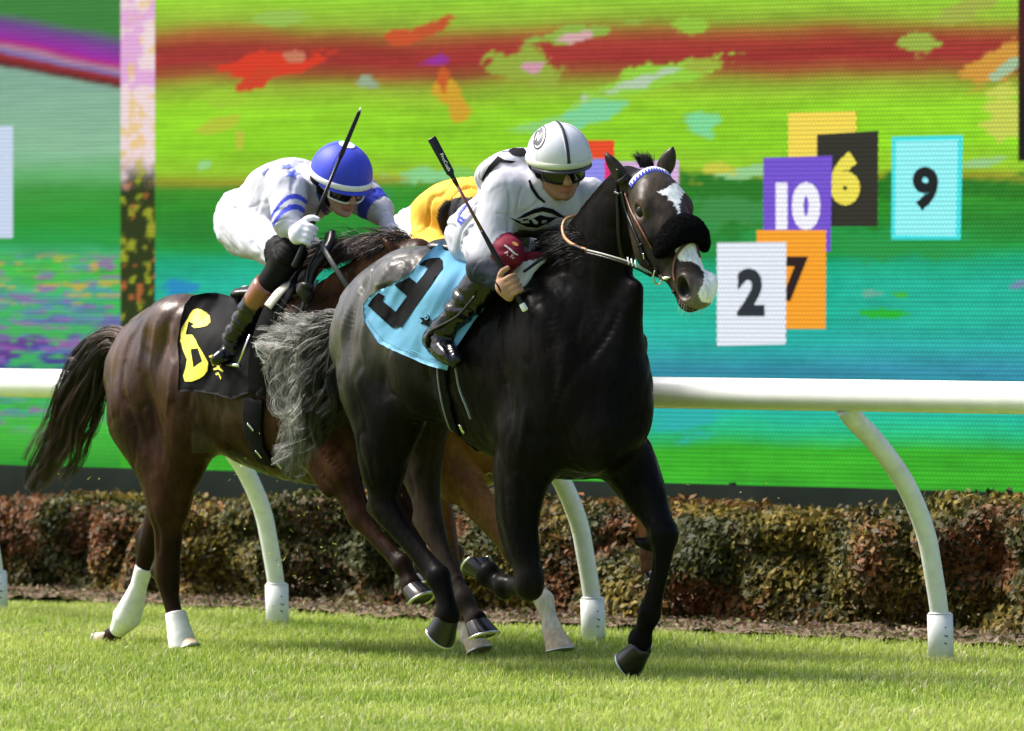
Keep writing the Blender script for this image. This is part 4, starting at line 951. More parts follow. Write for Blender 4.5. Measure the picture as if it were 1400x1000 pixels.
# ---------------------------------------------------------------- the two horses behind
def rear_horse(K, pw, dx, dy, feet, nm_label, cols, fine=None, headpx=None, bandage=None, seed=0, fin=.010):
    fr = Frame(K, pw+dx); H_ = lambda x, y, l=0: fr.h(x+dx, y+dy, l); sd = Sdf()
    sd.tube([H_(212, 514), H_(240, 500), H_(296, 505), H_(356, 528), H_(420, 540), H_(474, 540), H_(515, 548)],
            [(.215, .235), (.258, .285), (.252, .285), (.285, .335), (.280, .375), (.262, .375), (.205, .285)], k=.05, tag=1)
    for s in (1, -1):
        sd.ell(H_(250, 438, .12*s), (.16, .12, .10), k=.11, tag=1)
        sd.ell(H_(206, 540, .165*s), (.12, .095, .21 if seed == 100 else .12), k=.07, tag=1, A=[(1, 0, -.25), (0, 1, 0), (.25, 0, 1)])
        sd.ell(H_(258, 558, .185*s), (.15, .095, .22), k=.07, tag=1, A=[(1, 0, .3), (0, 1, 0), (-.3, 0, 1)])
        sd.ell(H_(300, 470, .20*s), (.06, .045, .05), k=.10, tag=1)
        sd.ell(H_(438, 500, .205*s), (.12, .07, .24), k=.10, tag=1, A=[(1, 0, .5), (0, 1, 0), (-.5, 0, 1)])
        sd.ell(H_(436, 608, .17*s), (.13, .085, .12), k=.05, tag=1)
        sd.ell(H_(500, 600, .09*s), (.12, .09, .12), k=.05, tag=1)
    nh, fh, nf, ff = feet['nh'], feet['fh'], feet['nf'], feet['ff']
    P = lambda L, lat: [fr.h(x, y, lat*k) for x, y, k in L]
    if seed == 100: sd.tube([H_(192, 560, .15), H_(222, 625, .165), H_(228, 690, .165)], [(.11, .20), (.09, .155), (.065, .10)], k=.07, tag=2)
    if seed == 100: sd.tube([H_(215, 560, -.15), H_(225, 630, -.15), fr.h(fh[0][1][0], fh[0][1][1], -.15)], [(.10, .18), (.08, .13), (.06, .075)], k=.07, tag=2)
    leg_hind(sd, P(nh[0], .15), .98, 2, back=fr.h(*nh[1]))
    leg_hind(sd, P(fh[0], -.15), .9, 2, back=fr.h(*fh[1]))
    leg_fore(sd, P(nf[0], .16), 1.0, 2); leg_fore(sd, P(ff[0], -.15), .9, 2)
    e_, f_ = fr.h(nf[0][0][0], nf[0][0][1], .16), fr.h(nf[0][1][0], nf[0][1][1], .16)
    sd.tube([H_(438, 588, .16), e_, lerp(e_, f_, .8)], [(.10, .13), (.085, .11), (.055, .07)], k=.05, tag=2)
    # forearm muscle strands
    fd = unit(f_-e_); fu = unit(np.cross(fd, [0, 1, 0]))
    for q, w_ in ((-.055, .03), (-.012, .026), (.035, .03)):
        c = lerp(e_, f_, .35)+fu*q+np.array([0, -.065, 0]); sd.ell(c, (.14, .026, w_), k=.018, tag=2, A=[fd, (0, 1, 0), fu])
    # neck stretched forward
    sd.tube([H_(470, 478), H_(500, 428), H_(532, 392), H_(556, 372), H_(574, 362)], [(.155, .31), (.115, .24), (.092, .18), (.08, .14), (.07, .11)], k=.09, tag=1)
    O = H_(592, 345) if headpx is None else fr.h(*headpx[0]); q = (H_(655, 432) if headpx is None else fr.h(*headpx[1]))-O; hx = unit(q); nx = np.array([-hx[2], 0, hx[0]])
    f = head(sd, O, hx, nx, sc3=(1, 1.1, 1.1))
    ear(sd, f(.02, -.04, .065), f(-.085, .0, .085), (1, -.6, 0)); ear(sd, f(.02, -.04, -.065), f(-.085, .0, -.085), (1, .6, 0))
    x0 = min([H_(140, 500, .2)[0]-.12]+[fr.h(*c)[0] for c in feet['xs']])
    xs = axis(x0, f(.7, 0, 0)[0]+.05, fin); ys = axis(-.42, .42, fin*.9); zs = axis(-.02, max(O[2], 1.5)+.28, fin)
    V, Q = sd.build(xs, ys, zs, 4); tg = sd.tags(V)
    if seed == 100:
        V = carve(fr, V, Q, [([(196, 430), (186, 470), (184, 515), (193, 560), (208, 610), (216, 660)], .020, -.018), ([(246, 425), (236, 470), (232, 510), (240, 550), (252, 590)], .022, -.018), ([(214, 520), (222, 560), (232, 610), (234, 650)], .018, -.014),
            ([(300, 455), (288, 500), (278, 545), (268, 585)], .022, -.016), ([(212, 435), (206, 480), (208, 520)], .018, .014), ([(228, 440), (221, 490), (222, 520)], .012, .008), ([(262, 465), (254, 520), (258, 560)], .020, .014), ([(170, 460), (163, 500), (166, 550), (180, 600)], .018, .010),
            ([(183, 502), (187, 518), (185, 542)], .006, .006), ([(253, 540), (250, 556), (244, 574)], .007, .008), ([(204, 585), (211, 620), (222, 655)], .006, .005), ([(214, 680), (219, 730), (213, 772)], .011, -.010), ([(236, 690), (236, 735), (238, 780)], .010, -.008), ([(222, 790), (226, 815), (234, 835)], .008, -.006),
            ([(320, 470), (312, 540), (326, 600)], .018, -.007), ([(345, 470), (338, 540), (352, 610)], .018, -.007), ([(400, 420), (418, 480), (430, 540), (440, 590)], .02, -.014), ([(440, 600), (470, 640), (500, 665)], .010, -.010), ([(450, 590), (482, 628), (510, 650)], .009, -.009), ([(432, 620), (462, 662), (486, 690)], .010, -.008),
            ([(500, 715), (528, 748), (546, 766)], .008, -.006)])
        V = carve(fr, V, Q, [([(206, 700), (198, 740), (196, 770)], .010, -.009), ([(196, 730), (190, 748)], .009, -.006)], -.15)
    V = muscle(V, Q, tg, seed+3, .55 if seed == 100 else .8); px = fr.px(V)
    n1 = fbm(V, 5, seed+1, 4); n2 = fbm(V, 18, seed+2, 3); base, dark, light = [np.array(c) for c in cols]
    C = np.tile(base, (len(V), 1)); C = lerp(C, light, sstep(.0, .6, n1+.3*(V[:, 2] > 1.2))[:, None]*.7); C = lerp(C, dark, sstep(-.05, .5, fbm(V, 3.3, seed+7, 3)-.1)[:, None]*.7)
    lowleg = (tg == 2)*(1-sstep(.35, .62, V[:, 2]+n2*.04)); C = lerp(C, dark*1.1, (lowleg*.75)[:, None])
    C = C*(1+.22*n2)[:, None]
    org = [fr.h(pw+dx, 370+dy)[0], 0, 0]
    rt = fr.root('racehorse', org); tag(rt, nm_label, 'horse')
    return fr, sd, V, Q, tg, px, C, rt, f, H_
# ---- brown horse (number 6)
feet6 = dict(
    nh=([(262, 600, 1), (232, 680, 1.1), (229, 785, 1), (236, 836, .95), (246, 868, .9), (249, 876, .9), (250, 882, .9)], (213, 782, .15)),
    fh=([(236, 600, 1), (228, 670, 1), (204, 742, 1), (192, 792, 1), (174, 842, 1), (158, 866, 1), (150, 874, 1)], (192, 734, -.15)),
    nf=([(452, 622, 1), (470, 655, 1.05), (492, 705, 1), (515, 738, 1), (550, 772, 1), (559, 790, 1), (563, 802, 1)],),
    ff=([(500, 622, 1), (530, 665, 1), (566, 720, 1), (574, 745, 1), (578, 768, 1), (578, 778, 1), (578, 784, 1)],), xs=[(120, 870, -.15)])
fB, sdB, V, Q, tg, px, C, rB, hfB, HB = rear_horse(20.40, 430, 0, 0, feet6, 'brown racehorse number 6 galloping second with white bandaged hind feet',
    ((.027, .0115, .006), (.008, .0045, .003), (.075, .034, .015)), headpx=((562, 338, 0), (655, 420, 0)), seed=100, fin=.0095)
h0B = lambda V: fB.h(400, 450)[0]-V[:, 0]
belly = sstep(-.1, .3, fbm(V, 4, 119, 3)+.2)*((px[:, 0] > 262) & (px[:, 0] < 345) & (px[:, 1] > 490) & (px[:, 1] < 620)); C = lerp(C, np.array([.065, .052, .034]), (belly*.6)[:, None])   # clipped patch behind the cloth
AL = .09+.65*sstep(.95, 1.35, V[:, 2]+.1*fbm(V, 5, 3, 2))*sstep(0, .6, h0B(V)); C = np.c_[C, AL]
bodyB = add('body', V, Q, m_coat, rB, col=C); snB = Snap(fB, V, Q); VB, QB = V, Q
h = fB.h
hoof(fB, rB, h(563, 802, .16), h(572, 824, .16), h(592, 820, .16), m_hoof, w_=.062); hoof(fB, rB, h(578, 784, -.15), h(582, 800, -.15), h(594, 796, -.15), m_hoof, w_=.056)
hoof(fB, rB, h(249, 872, .135), h(253, 888, .135), h(268, 888, .135), m_hoofp, w_=.05); hoof(fB, rB, h(150, 872, -.15), h(139, 868, -.15), h(130, 882, -.15), m_hoofp, w_=.058)
def bandage(fr, parent, pts, R, m):
    P = catmull(np.array(pts), 9); R = np.interp(np.linspace(0, 1, len(P)), np.linspace(0, 1, len(R)), R)
    V, F = sweep(P, [(r_*.92, r_*1.05) for r_ in R], 26, up=(0, 1, 0)); V = V+(fbm(V, 45, 3, 3)*.0022)[:, None]*unit([-.5, -.8, .2]); return add('bandage', V, F, m, parent)
m_band = mat('bandage_white', (.74, .74, .71), .7, spec=.25, bump=.25, bscale=120, var=.10, vscale=35)
bandage(fB, rB, [h(197, 776, -.15), h(190, 800, -.15), h(181, 826, -.15), h(173, 845, -.15), h(160, 864, -.15)], [.040, .036, .052, .062, .034], m_band)
bandage(fB, rB, [h(240, 838, .14), h(243, 852, .14), h(247, 870, .14), h(250, 887, .14)], [.043, .047, .054, .058], m_band)
# tail
def bcol_(r, s, au):
    a = np.array([.012, .008, .006]); b = np.array([.16, .085, .045]) if r.random() < .22 else np.array([.035, .018, .011]); t = sstep(.35, 1, s)[:, None]*r.uniform(.2, 1); c = lerp(a, b, t); top = (1-sstep(.0, .2, s))[:, None]; return lerp(c, np.array([.09, .036, .02]), top*.7)
tail(rB, [h(176, 470), h(152, 466), h(132, 484), h(116, 514), h(98, 556), h(78, 600), h(56, 640), h(40, 668)], [.045, .06, .075, .085, .09, .075, .05, .02], 1500, m_hairg, bcol_, 51, .014, 1.4, r0=.0013, loose=.35, locks=50)
tail(rB, [h(165, 468), h(148, 476), h(132, 520), h(118, 572), h(102, 620), h(82, 656)], [.03, .06, .07, .06, .04, .02], 420, m_hairg, bcol_, 53, .014, 1.4, loose=.5, locks=18)
tail(rB, [h(168, 466), h(140, 470), h(118, 492), h(98, 508)], [.03, .045, .05, .03], 160, m_hairg, lambda r, s, au: np.tile(np.array([.22, .15, .11])*r.uniform(.3, 1.2), (len(s), 1)), 54, .018, 2, loose=.6, locks=14)
# mane
st = []; r = np.random.default_rng(61); crest = catmull(np.array([h(560, 332), h(530, 338), h(500, 345), h(470, 350), h(448, 362)]), 24)
for i in range(2600):
    q = crest[r.integers(0, len(crest)-1)]+r.normal(0, .012, 3); L = r.uniform(.08, .19); d = unit(np.array([-.6, r.normal(0, .4), .75])); pts = [q]
    for k in range(7): d = unit(d+np.array([-.10, -.12, -.22])+r.normal(0, .16, 3)); pts.append(pts[-1]+d*L/7)
    st.append(np.array(pts))
V, F = hairs(st, .0018, .0005); C = np.repeat(np.repeat(np.where(r.random((len(st), 1)) < .25, 1, 0)*np.array([[.12, .045, .02]])+np.array([[.009, .006, .005]]), 8, 0), 3, 0)
add('mane', V, F, m_hairg, rB, col=C, kind='stuff')
# ---- bay horse farthest back
feet3 = dict(
    nh=([(560, 610, 1), (585, 640, 1), (606, 715, 1), (620, 780, 1), (634, 846, 1), (640, 862, 1), (642, 870, 1)], (588, 712, .15)),
    fh=([(560, 600, 1), (575, 660, 1), (592, 715, 1), (606, 742, 1), (620, 765, 1), (622, 762, 1), (622, 756, 1)], (578, 712, -.15)),
    nf=([(612, 632, 1), (640, 670, 1.05), (704, 752, 1), (722, 785, 1), (744, 822, 1), (751, 846, 1), (755, 862, 1)],),
    ff=([(726, 590, 1), (800, 612, 1), (868, 664, 1), (881, 712, .98), (886, 758, .97), (888, 770, .97), (889, 778, .97)],), xs=[])
fC, sdC, V, Q, tg, px, C, rC, hfC, HC = rear_horse(21.05, 430, 172, 8, feet3, 'bay racehorse mostly hidden behind the black horse with one pale front sock',
    ((.17, .070, .024), (.035, .016, .008), (.28, .13, .05)), headpx=((768, 352, 0), (842, 424, 0)), seed=200, fin=.012)
sock = (tg == 2)*((px[:, 0] > 715) & (px[:, 0] < 800) & (px[:, 1] > 803)) + (tg == 2)*((px[:, 0] < 665) & (px[:, 1] > 852) & (V[:, 1] < 0))
C = np.where((sock > 0)[:, None], np.array([.60, .54, .44])*(1+.15*fbm(V, 30, 5, 3))[:, None], C)
C = lerp(C, np.array([.010, .007, .006]), (tg == 3)[:, None]*.9)
bodyC = add('body', V, Q, m_coat, rC, col=np.c_[C, np.full(len(C), .2)]); snC = Snap(fC, V, Q)
h = fC.h
hoof(fC, rC, h(756, 864, .16), h(760, 890, .16), h(784, 890, .16), m_hoofp, w_=.063); hoof(fC, rC, h(889, 778, -.15), h(892, 794, -.15), h(902, 790, -.15), m_hoof, w_=.05)
hoof(fC, rC, h(642, 868, .15), h(650, 893, .15), h(668, 893, .15), m_hoofp, w_=.056); hoof(fC, rC, h(622, 758, -.15), h(617, 750, -.15), h(610, 762, -.15), m_hoof, w_=.05)
# girth of the hidden horse
fC_g = catmull(np.array([snC(x, y, .006)[0] for x, y in ((590, 560), (584, 590), (582, 620), (583, 650))]), 5)
# ================================================================== riders
m_silk = mat('silk_white', rough=.62, spec=.3, attr=True, bump=.12, bscale=300, bump2=.0, sheen=.15)
m_skin = mat('skin', rough=.5, spec=.35, attr=True, sss=.12, bump=.12, bscale=120)
m_boot = mat('boot_leather', (.003, .003, .005), .18, spec=.4, coat=.12, bump2=.3, b2scale=22)
m_lens = mat('goggle_lens', (.005, .005, .006), .08, spec=.35, coat=.15)
m_shellw = mat('helmet_white', (.56, .56, .63), .38, spec=.4, bump=.05, bscale=60)
m_black = mat('black_fabric', (.005, .005, .006), .75, spec=.08, bump=.2, bscale=200)
m_cream = mat('cream_band', (.52, .54, .42), .5)
m_blue = mat('royal_blue', (.035, .055, .55), .55, spec=.3, sheen=.1)
m_maroon = mat('maroon_fabric', (.16, .012, .03), .6, spec=.3, bump=.15, bscale=200)
def creases(V, Q, tg, which, amp, seed, dirv, sc=9):
    N = vnorm(V, Q); d = unit(dirv); t = (V@d)[:, None]; P = V-t*d*.72; P = P+.05*np.c_[fbm(V, 5, seed+1, 2), fbm(V, 5, seed+2, 2), fbm(V, 5, seed+3, 2)]
    f = fbm(P, sc, seed, 2); g = fbm(P, sc*1.9, seed+8, 2); c = np.clip(1-np.abs(f)*9, 0, 1)*sstep(-.25, .15, fbm(V, 5, seed+5, 2))+.6*np.clip(1-np.abs(g)*9, 0, 1)*sstep(0, .3, fbm(V, 6, seed+6, 2))
    return V+N*(np.isin(tg, which)*amp*(.35-c))[:, None]
def wrinkle(V, Q, tg, which, amp, seed, dirv=(1, 0, 0), sc=16):
    N = vnorm(V, Q); d = unit(dirv); t = (V@d)[:, None]; P = V-t*d*.78
    w1 = fbm(P+.06*np.c_[fbm(V, 6, seed+1, 2), fbm(V, 6, seed+2, 2), fbm(V, 6, seed+3, 2)], sc, seed, 3)
    m_ = np.isin(tg, which)*1.0; return V+N*(m_*amp*(np.clip(w1*1.6, -1, 1)-.25))[:, None]
def hframe(c, fwd, left_hint=(0, 1, 0)):
    f = unit(fwd); l = np.array(left_hint, float); l = unit(l-f*(l@f)); u = np.cross(f, l); return np.array(c), f, l, u
def face(sd, hf_, tg=9):
    c, f, l, u = hf_; A = [f, l, u]; g = lambda x, y, z: c+f*x+l*y+u*z
    sd.ell(g(-.005, 0, .01), (.100, .078, .105), k=.02, tag=tg, A=A)
    sd.ell(g(.032, 0, -.045), (.062, .060, .080), k=.03, tag=tg, A=A)
    sd.tube([g(.055, 0, -.085), g(.066, 0, -.115)], [.034, .024], k=.025, tag=tg)
    for s in (1, -1):
        sd.tube([g(-.01, .058*s, -.05), g(.012, .052*s, -.085), g(.055, .022*s, -.115)], [.020, .018, .018], k=.025, tag=tg)
        sd.ell(g(.068, .036*s, -.045), (.022, .022, .016), k=.02, tag=tg, A=A)
        sd.ell(g(-.012, .078*s, -.035), (.020, .009, .030), k=.008, tag=tg, A=A)
        sd.ell(g(.104, .011*s, -.062), (.010, .008, .008), k=.008, tag=tg, A=A)
    sd.tube([g(.088, 0, -.012), g(.104, 0, -.040), g(.114, 0, -.058)], [.010, .011, .0125], k=.014, tag=tg)
    sd.ell(g(.088, 0, -.006), (.018, .05, .012), k=.02, tag=tg, A=A)
    sd.tube([g(.090, .020, -.0865), g(.0975, 0, -.0835), g(.090, -.020, -.0865)], [.0055, .0072, .0055], k=.007, tag=8)
    sd.tube([g(.088, .018, -.0945), g(.0955, 0, -.0965), g(.088, -.018, -.0945)], [.0065, .0082, .0065], k=.007, tag=8)
    sd.tube([g(.098, .020, -.0905), g(.105, 0, -.0895), g(.098, -.020, -.0905)], [.0022, .0026, .0022], k=.003, sub=True)
    sd.ell(g(.083, 0, -.123), (.016, .018, .014), k=.014, tag=tg, A=A)
    return g
def helmet(fr, parent, hf_, mshell, col2, kind):
    """dome, trim band, peak, underside, harness; parts of the rider"""
    c, f, l, u = hf_; rx, ry, rz = .140, .122, .130; NU, NV = 22, 44
    g = lambda x, y, z: c+f*x+l*y+u*z
    V = []; F = []
    for i in range(NU+1):
        a = (i/NU)*math.radians(98)
        for j in range(NV):
            b = 2*math.pi*j/NV; pan = 1+.012*abs(math.cos(3*b))**.5*math.sin(a)
            V.append(g(-.008+rx*math.sin(a)*math.cos(b)*pan, ry*math.sin(a)*math.sin(b)*pan, .018+rz*math.cos(a)*(1+.0*math.cos(b))))
    for i in range(NU):
        for j in range(NV): F.append((i*NV+j, (i+1)*NV+j, (i+1)*NV+(j+1) % NV, i*NV+(j+1) % NV))
    hl = add('helmet', V, F, mshell, parent)
    def ringv(z, k, th): 
        return np.array([g(-.008+rx*k*math.cos(b), ry*k*math.sin(b), z) for b in np.linspace(0, 2*math.pi, NV+1)])
    P = ringv(.010, 1.018, 0); V, F = sweep(P, [(.0125, .004)]*len(P), 8, flat=[unit(p-c-u*((p-c)@u)) for p in P], cap=False); add('trim_band', V, F, col2, hl)
    # peak
    V = []; F = []; n = 24
    for k in range(2):
        for i in range(5):
            for j in range(n+1):
                b = math.radians(-78+156*j/n); e = i/4; ex = e*(.034*math.cos(b*1.05)**.7 if abs(b*1.05) < 1.57 else 0)
                V.append(g(-.008+(rx*1.005)*math.cos(b)+ex*.55, ry*1.005*math.sin(b)*(1+.01*e), -.002-.007*e-.003*k-.003*e*e))
    m_ = n+1
    for k in range(2):
        for i in range(4):
            for j in range(n):
                q = (k*5*m_+i*m_+j, k*5*m_+i*m_+j+1, k*5*m_+(i+1)*m_+j+1, k*5*m_+(i+1)*m_+j); F.append(q if k == 0 else q[::-1])
    for j in range(n): F.append((4*m_+j, 4*m_+j+1, 9*m_+j+1, 9*m_+j))
    add('peak', V, F, kind, hl)
    # dark underside / liner
    V = []; F = []
    for i, (z, k) in enumerate(((.004, .985), (-.006, .96), (-.014, .93), (-.012, .80))):
        for j in range(NV):
            b = 2*math.pi*j/NV; zz = z-(0.030*(1-math.cos(b))/2 if i else 0); V.append(g(-.008+rx*k*math.cos(b)-(.010 if i else 0)*(math.cos(b) > 0), ry*k*math.sin(b), zz))
    for i in range(3):
        for j in range(NV): F.append((i*NV+j, (i+1)*NV+j, (i+1)*NV+(j+1) % NV, i*NV+(j+1) % NV))
    add('liner', V, F, m_black, hl)
    for s in (1, -1):                                                   # ear pads and chin strap
        P = catmull(np.array([g(.022, .088*s, -.005), g(.004, .089*s, -.035), g(.010, .078*s, -.068), g(.03, .055*s, -.104), g(.042, .02*s, -.128)]), 6)
        V, F = sweep(P, [(.015, .008)]*6+[(.010+.010*(1-k/(len(P)-6)), .004) for k in range(len(P)-6)], 8, flat=[l*s]*len(P)); add('chin_strap', V, F, m_black, hl)
        A_ = [(.030*math.cos(t)-.008, -.038+.034*math.sin(t)) for t in np.linspace(0, 2*math.pi, 17)[:-1]]
        V = [g(x, .084*s, z) for x, z in A_]+[g(x*.8, .096*s, z*.9) for x, z in A_]; F = [(i, (i+1) % 16, 16+(i+1) % 16, 16+i) for i in range(16)]+[tuple(range(16, 32))]; add('ear_pad', V, F, m_black, hl)
    return hl
def goggles(fr, parent, hf_, frame_m, lens_m, band_m):
    c, f, l, u = hf_; g = lambda x, y, z: c+f*x+l*y+u*z
    def sh(b, v, o): 
        y = .082*math.sin(b); x = .030+.074*math.cos(b); low = -.060-.006*math.cos(b*2)+(.018*math.exp(-(b/.16)**2)); top = -.012
        return g(x*(1+o), y*(1+o), lerp(top, low, v)+.0)
    n, m_ = 30, 6; bs_ = np.linspace(-1.28, 1.28, n+1)
    V = [sh(b, v, .03+.03*math.sin(v*math.pi)) for v in np.linspace(0, 1, m_+1) for b in bs_]+[sh(b, v, -.01) for v in np.linspace(0, 1, m_+1) for b in bs_]
    q = (n+1); F = [(i*q+j, i*q+j+1, (i+1)*q+j+1, (i+1)*q+j) for i in range(m_) for j in range(n)]; o = q*(m_+1); F += [tuple(x+o for x in t[::-1]) for t in F]
    gg = add('goggles', V, F, lens_m, parent)
    loop = [sh(b, 0, .045) for b in bs_]+[sh(bs_[-1], v, .045) for v in (.3, .6)]+[sh(b, 1, .045) for b in bs_[::-1]]+[sh(bs_[0], v, .045) for v in (.6, .3)]; loop.append(loop[0])
    V, F = sweep(np.array(loop), .0042, 8, cap=False); add('goggle_frame', V, F, frame_m, gg)
    for s in (1, -1):
        P = catmull(np.array([sh(1.28*s, .4, .03), g(.01, .096*s, -.024), g(-.05, .092*s, -.01)]), 6); V, F = sweep(P, [(.009, .0025)]*len(P), 8, flat=[l*s]*len(P)); add('goggle_band', V, F, band_m, gg)
    return gg
def fist(sd, c, ax, outv, camv, tg=7, r=.0092, thumb=1, sc=1.0, R=.0245):
    """fingers closed round an axis ax through c; palm side at -outv, backs of the fingers towards camv"""
    ax = unit(ax); o = unit(outv-ax*np.dot(outv, ax)); v = np.cross(ax, o); v = v if v@camv > 0 else -v
    for i, (ofs, rr_, ln) in enumerate(((-.028, .0088, 16), (-.0095, .0098, 4), (.0095, .0102, 0), (.0280, .0098, 8))):
        P = []
        for k, ph in enumerate((205, 160, 122, 84, 46, 14+ln)):
            a = math.radians(ph); P.append(c+ax*(ofs*sc)+o*math.cos(a)*R*sc*(1.0+.12*(k in (1, 3)))+v*math.sin(a)*R*sc*(1.05+.15*(k in (2, 3))))
        sd.tube(P, [rr_*sc*1.08, rr_*sc*1.10, rr_*sc, rr_*sc*1.04, rr_*sc*.96, rr_*sc*.80], k=.0055, tag=tg, it=2)
    sd.ell(c-o*.030*sc, (.020*sc, .026*sc, .044*sc), k=.014, tag=tg, A=[o, v, ax])
    sd.ell(c-o*.034*sc+v*.006*sc, (.016*sc, .02*sc, .036*sc), k=.010, tag=tg, A=[o, v, ax])
    b = c-o*.030*sc-v*.004*sc+ax*.030*sc*thumb
    P = [c-o*.034*sc-v*.012*sc, b+ax*.010*thumb, c-o*.012*sc+ax*.058*sc*thumb+v*.016*sc, c+o*.012*sc+ax*.060*sc*thumb+v*.020*sc]
    sd.tube(P, [.014*sc, .0125*sc, .0115*sc, .0092*sc], k=.006, tag=tg, it=1)
def whip(fr, parent, A, B, gripA, gripB, capc=True):
    pass
def rider_body(fr, pts, cf, fine, silk, label, seed, fin=.0048, legsc=1.0, name='person'):
    """pts: dict of joints (local). returns everything"""
    sd = Sdf(); p = pts
    sd.tube([p['pelvis'], p['waist'], p['chest'], p['shoul']], [(.155, .135), (.130, .112), (.158, .128), (.115, .085)], k=.04, tag=1)
    sd.ell(p['pelvis']+np.array([-.04, .06, .01]), (.11, .09, .12), k=.05, tag=2); sd.ell(p['pelvis']+np.array([-.04, -.06, .01]), (.11, .09, .12), k=.05, tag=2)
    for s in ('n', 'f'):
        if s+'hip' in p:
            sd.tube([p[s+'hip'], lerp(p[s+'hip'], p[s+'knee'], .55), p[s+'knee']], [(.098, .098), (.080, .082), (.060, .062)], k=.04, tag=3)
            sd.tube([p[s+'knee'], lerp(p[s+'knee'], p[s+'ank'], .32), lerp(p[s+'knee'], p[s+'ank'], .8), p[s+'ank']], [(.056, .058), (.054, .058), (.034, .037), (.034, .036)], k=.03, tag=4)
        sd.ell(p[s+'sh'], (.068, .062, .066), k=.05, tag=5)
        sd.tube([p[s+'sh'], lerp(p[s+'sh'], p[s+'elb'], .5), p[s+'elb']], [(.060, .060), (.053, .053), (.045, .045)], k=.045, tag=5)
        sd.tube([p[s+'elb'], lerp(p[s+'elb'], p[s+'wr'], .35), lerp(p[s+'elb'], p[s+'wr'], .85), p[s+'wr']], [.044, .042, .028, .025], k=.02, tag=6)
    c, f, l, u = pts['head']
    sd.tube([p['shoul'], c-f*.02-u*.03], [(.075, .075), (.055, .058)], k=.03, tag=1 if cf is None else 10)
    return sd
# ---------------------------------------------------------------- rider of the black horse
h = fA.h
wy = math.radians(-26); pit = math.radians(15)
hd_f = np.array([math.cos(pit)*math.cos(wy), math.cos(pit)*math.sin(wy), -math.sin(pit)]); hd_l = np.array([-math.sin(wy), math.cos(wy), .10])
headA = hframe(h(765, 220, .02), hd_f, hd_l)
pA = dict(pelvis=h(671, 324, 0), waist=h(688, 290, 0), chest=h(724, 272, 0), shoul=h(744, 258, 0), head=headA,
          nsh=h(688, 262, .165), nelb=h(660, 366, .30), nwr=h(690, 392, .30), fsh=h(802, 270, -.185), felb=h(806, 318, -.22), fwr=h(752, 334, -.06),
          nhip=h(668, 338, .11), nknee=h(694, 346, .24), nank=h(607, 452, .31), fhip=h(662, 338, -.11), fknee=h(742, 350, -.22), fank=h(672, 430, -.28))
sd = rider_body(fA, pA, 1, None, None, '', 0)
for s1, s2 in (('nsh', 'nelb'), ('fsh', 'felb')): sd.tube([pA[s1], lerp(pA[s1], pA[s2], .6), pA[s2]], [.080, .070, .056], k=.03, tag=5)
sd.tube([pA['nelb'], lerp(pA['nelb'], pA['nwr'], .6)], [.055, .042], k=.03, tag=6)
sd.ell(h(738, 282, .0), (.13, .175, .12), k=.07, tag=1)
sd.ell(h(700, 232, 0), (.16, .14, .07), k=.06, tag=1, A=[(1, 0, .35), (0, 1, 0), (-.35, 0, 1)])
gA = face(sd, headA)
handD = fA.depth(h(700, 391, .31)); camA = unit(fA.cam-h(700, 391, .27))
w0 = fA.d(590, 189, handD+.06); w1 = fA.d(718, 424, handD-.02); wax = unit(w0-w1); handc = fA.d(701, 391, handD+.002)
imgR = unit(fA.d(750, 391, handD)-fA.d(650, 391, handD)); camv = unit(fA.cam-handc)
fist(sd, handc, wax, unit(imgR+.25*fA.R@np.array([0, 0, 1.])*0), camv, sc=1.12)
sd.tube([pA['nwr'], handc-imgR*.040-wax*.006], [.026, .027], k=.02, tag=7)
sd.tube([pA['fwr'], h(748, 338, -.02)], [.026, .036], k=.02, tag=6)
lo = np.min([pA[k] for k in pA if k != 'head'], 0); hi = np.max([pA[k] for k in pA if k != 'head'], 0)
xs = axis(h(618, 330, .2)[0]-.16, headA[0][0]+.17, .0050, (handc[0]-.075, handc[0]+.07, .0030)); ys = axis(-.44, .36, .0052, (handc[1]-.06, handc[1]+.06, .0034)); zs = axis(pA['nank'][2]-.06, headA[0][2]+.16, .0050, (handc[2]-.08, handc[2]+.08, .0032))
V, Q = sd.build(xs, ys, zs, 2); tg = sd.tags(V)
V = creases(V, Q, tg, [1, 5], .0085, 401, (.5, .3, .8), 7); V = creases(V, Q, tg, [2, 3], .0085, 402, (1, .2, -.3), 10); V = creases(V, Q, tg, [6], .004, 403, (.2, 1, .2), 12); V = wrinkle(V, Q, tg, [1, 5], .005, 301, (.6, 0, .8), 12); V = wrinkle(V, Q, tg, [2, 3], .008, 303, (1, .2, -.3), 15); V = wrinkle(V, Q, tg, [6], .003, 305, pA['nwr']-pA['nelb'], 22)
px = fA.px(V); wht = np.array([.43, .43, .495]); C = np.tile(wht, (len(V), 1))
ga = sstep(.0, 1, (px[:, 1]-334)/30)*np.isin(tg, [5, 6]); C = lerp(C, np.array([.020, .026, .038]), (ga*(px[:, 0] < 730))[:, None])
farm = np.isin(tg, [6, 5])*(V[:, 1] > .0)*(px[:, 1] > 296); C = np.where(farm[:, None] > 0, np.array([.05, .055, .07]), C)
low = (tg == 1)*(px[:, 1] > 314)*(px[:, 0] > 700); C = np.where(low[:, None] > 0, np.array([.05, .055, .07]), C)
nav = np.array([.006, .009, .022]); skin = np.array([.36, .20, .13])
leg = tg == 4; C = np.where(leg[:, None], nav, C)
mar = np.isin(tg, [3, 4])*(px[:, 1] > 317)*(V[:, 1] < 0)*(px[:, 0] > 656); C = np.where(mar[:, None] > 0, np.array([.15, .012, .03]), C)
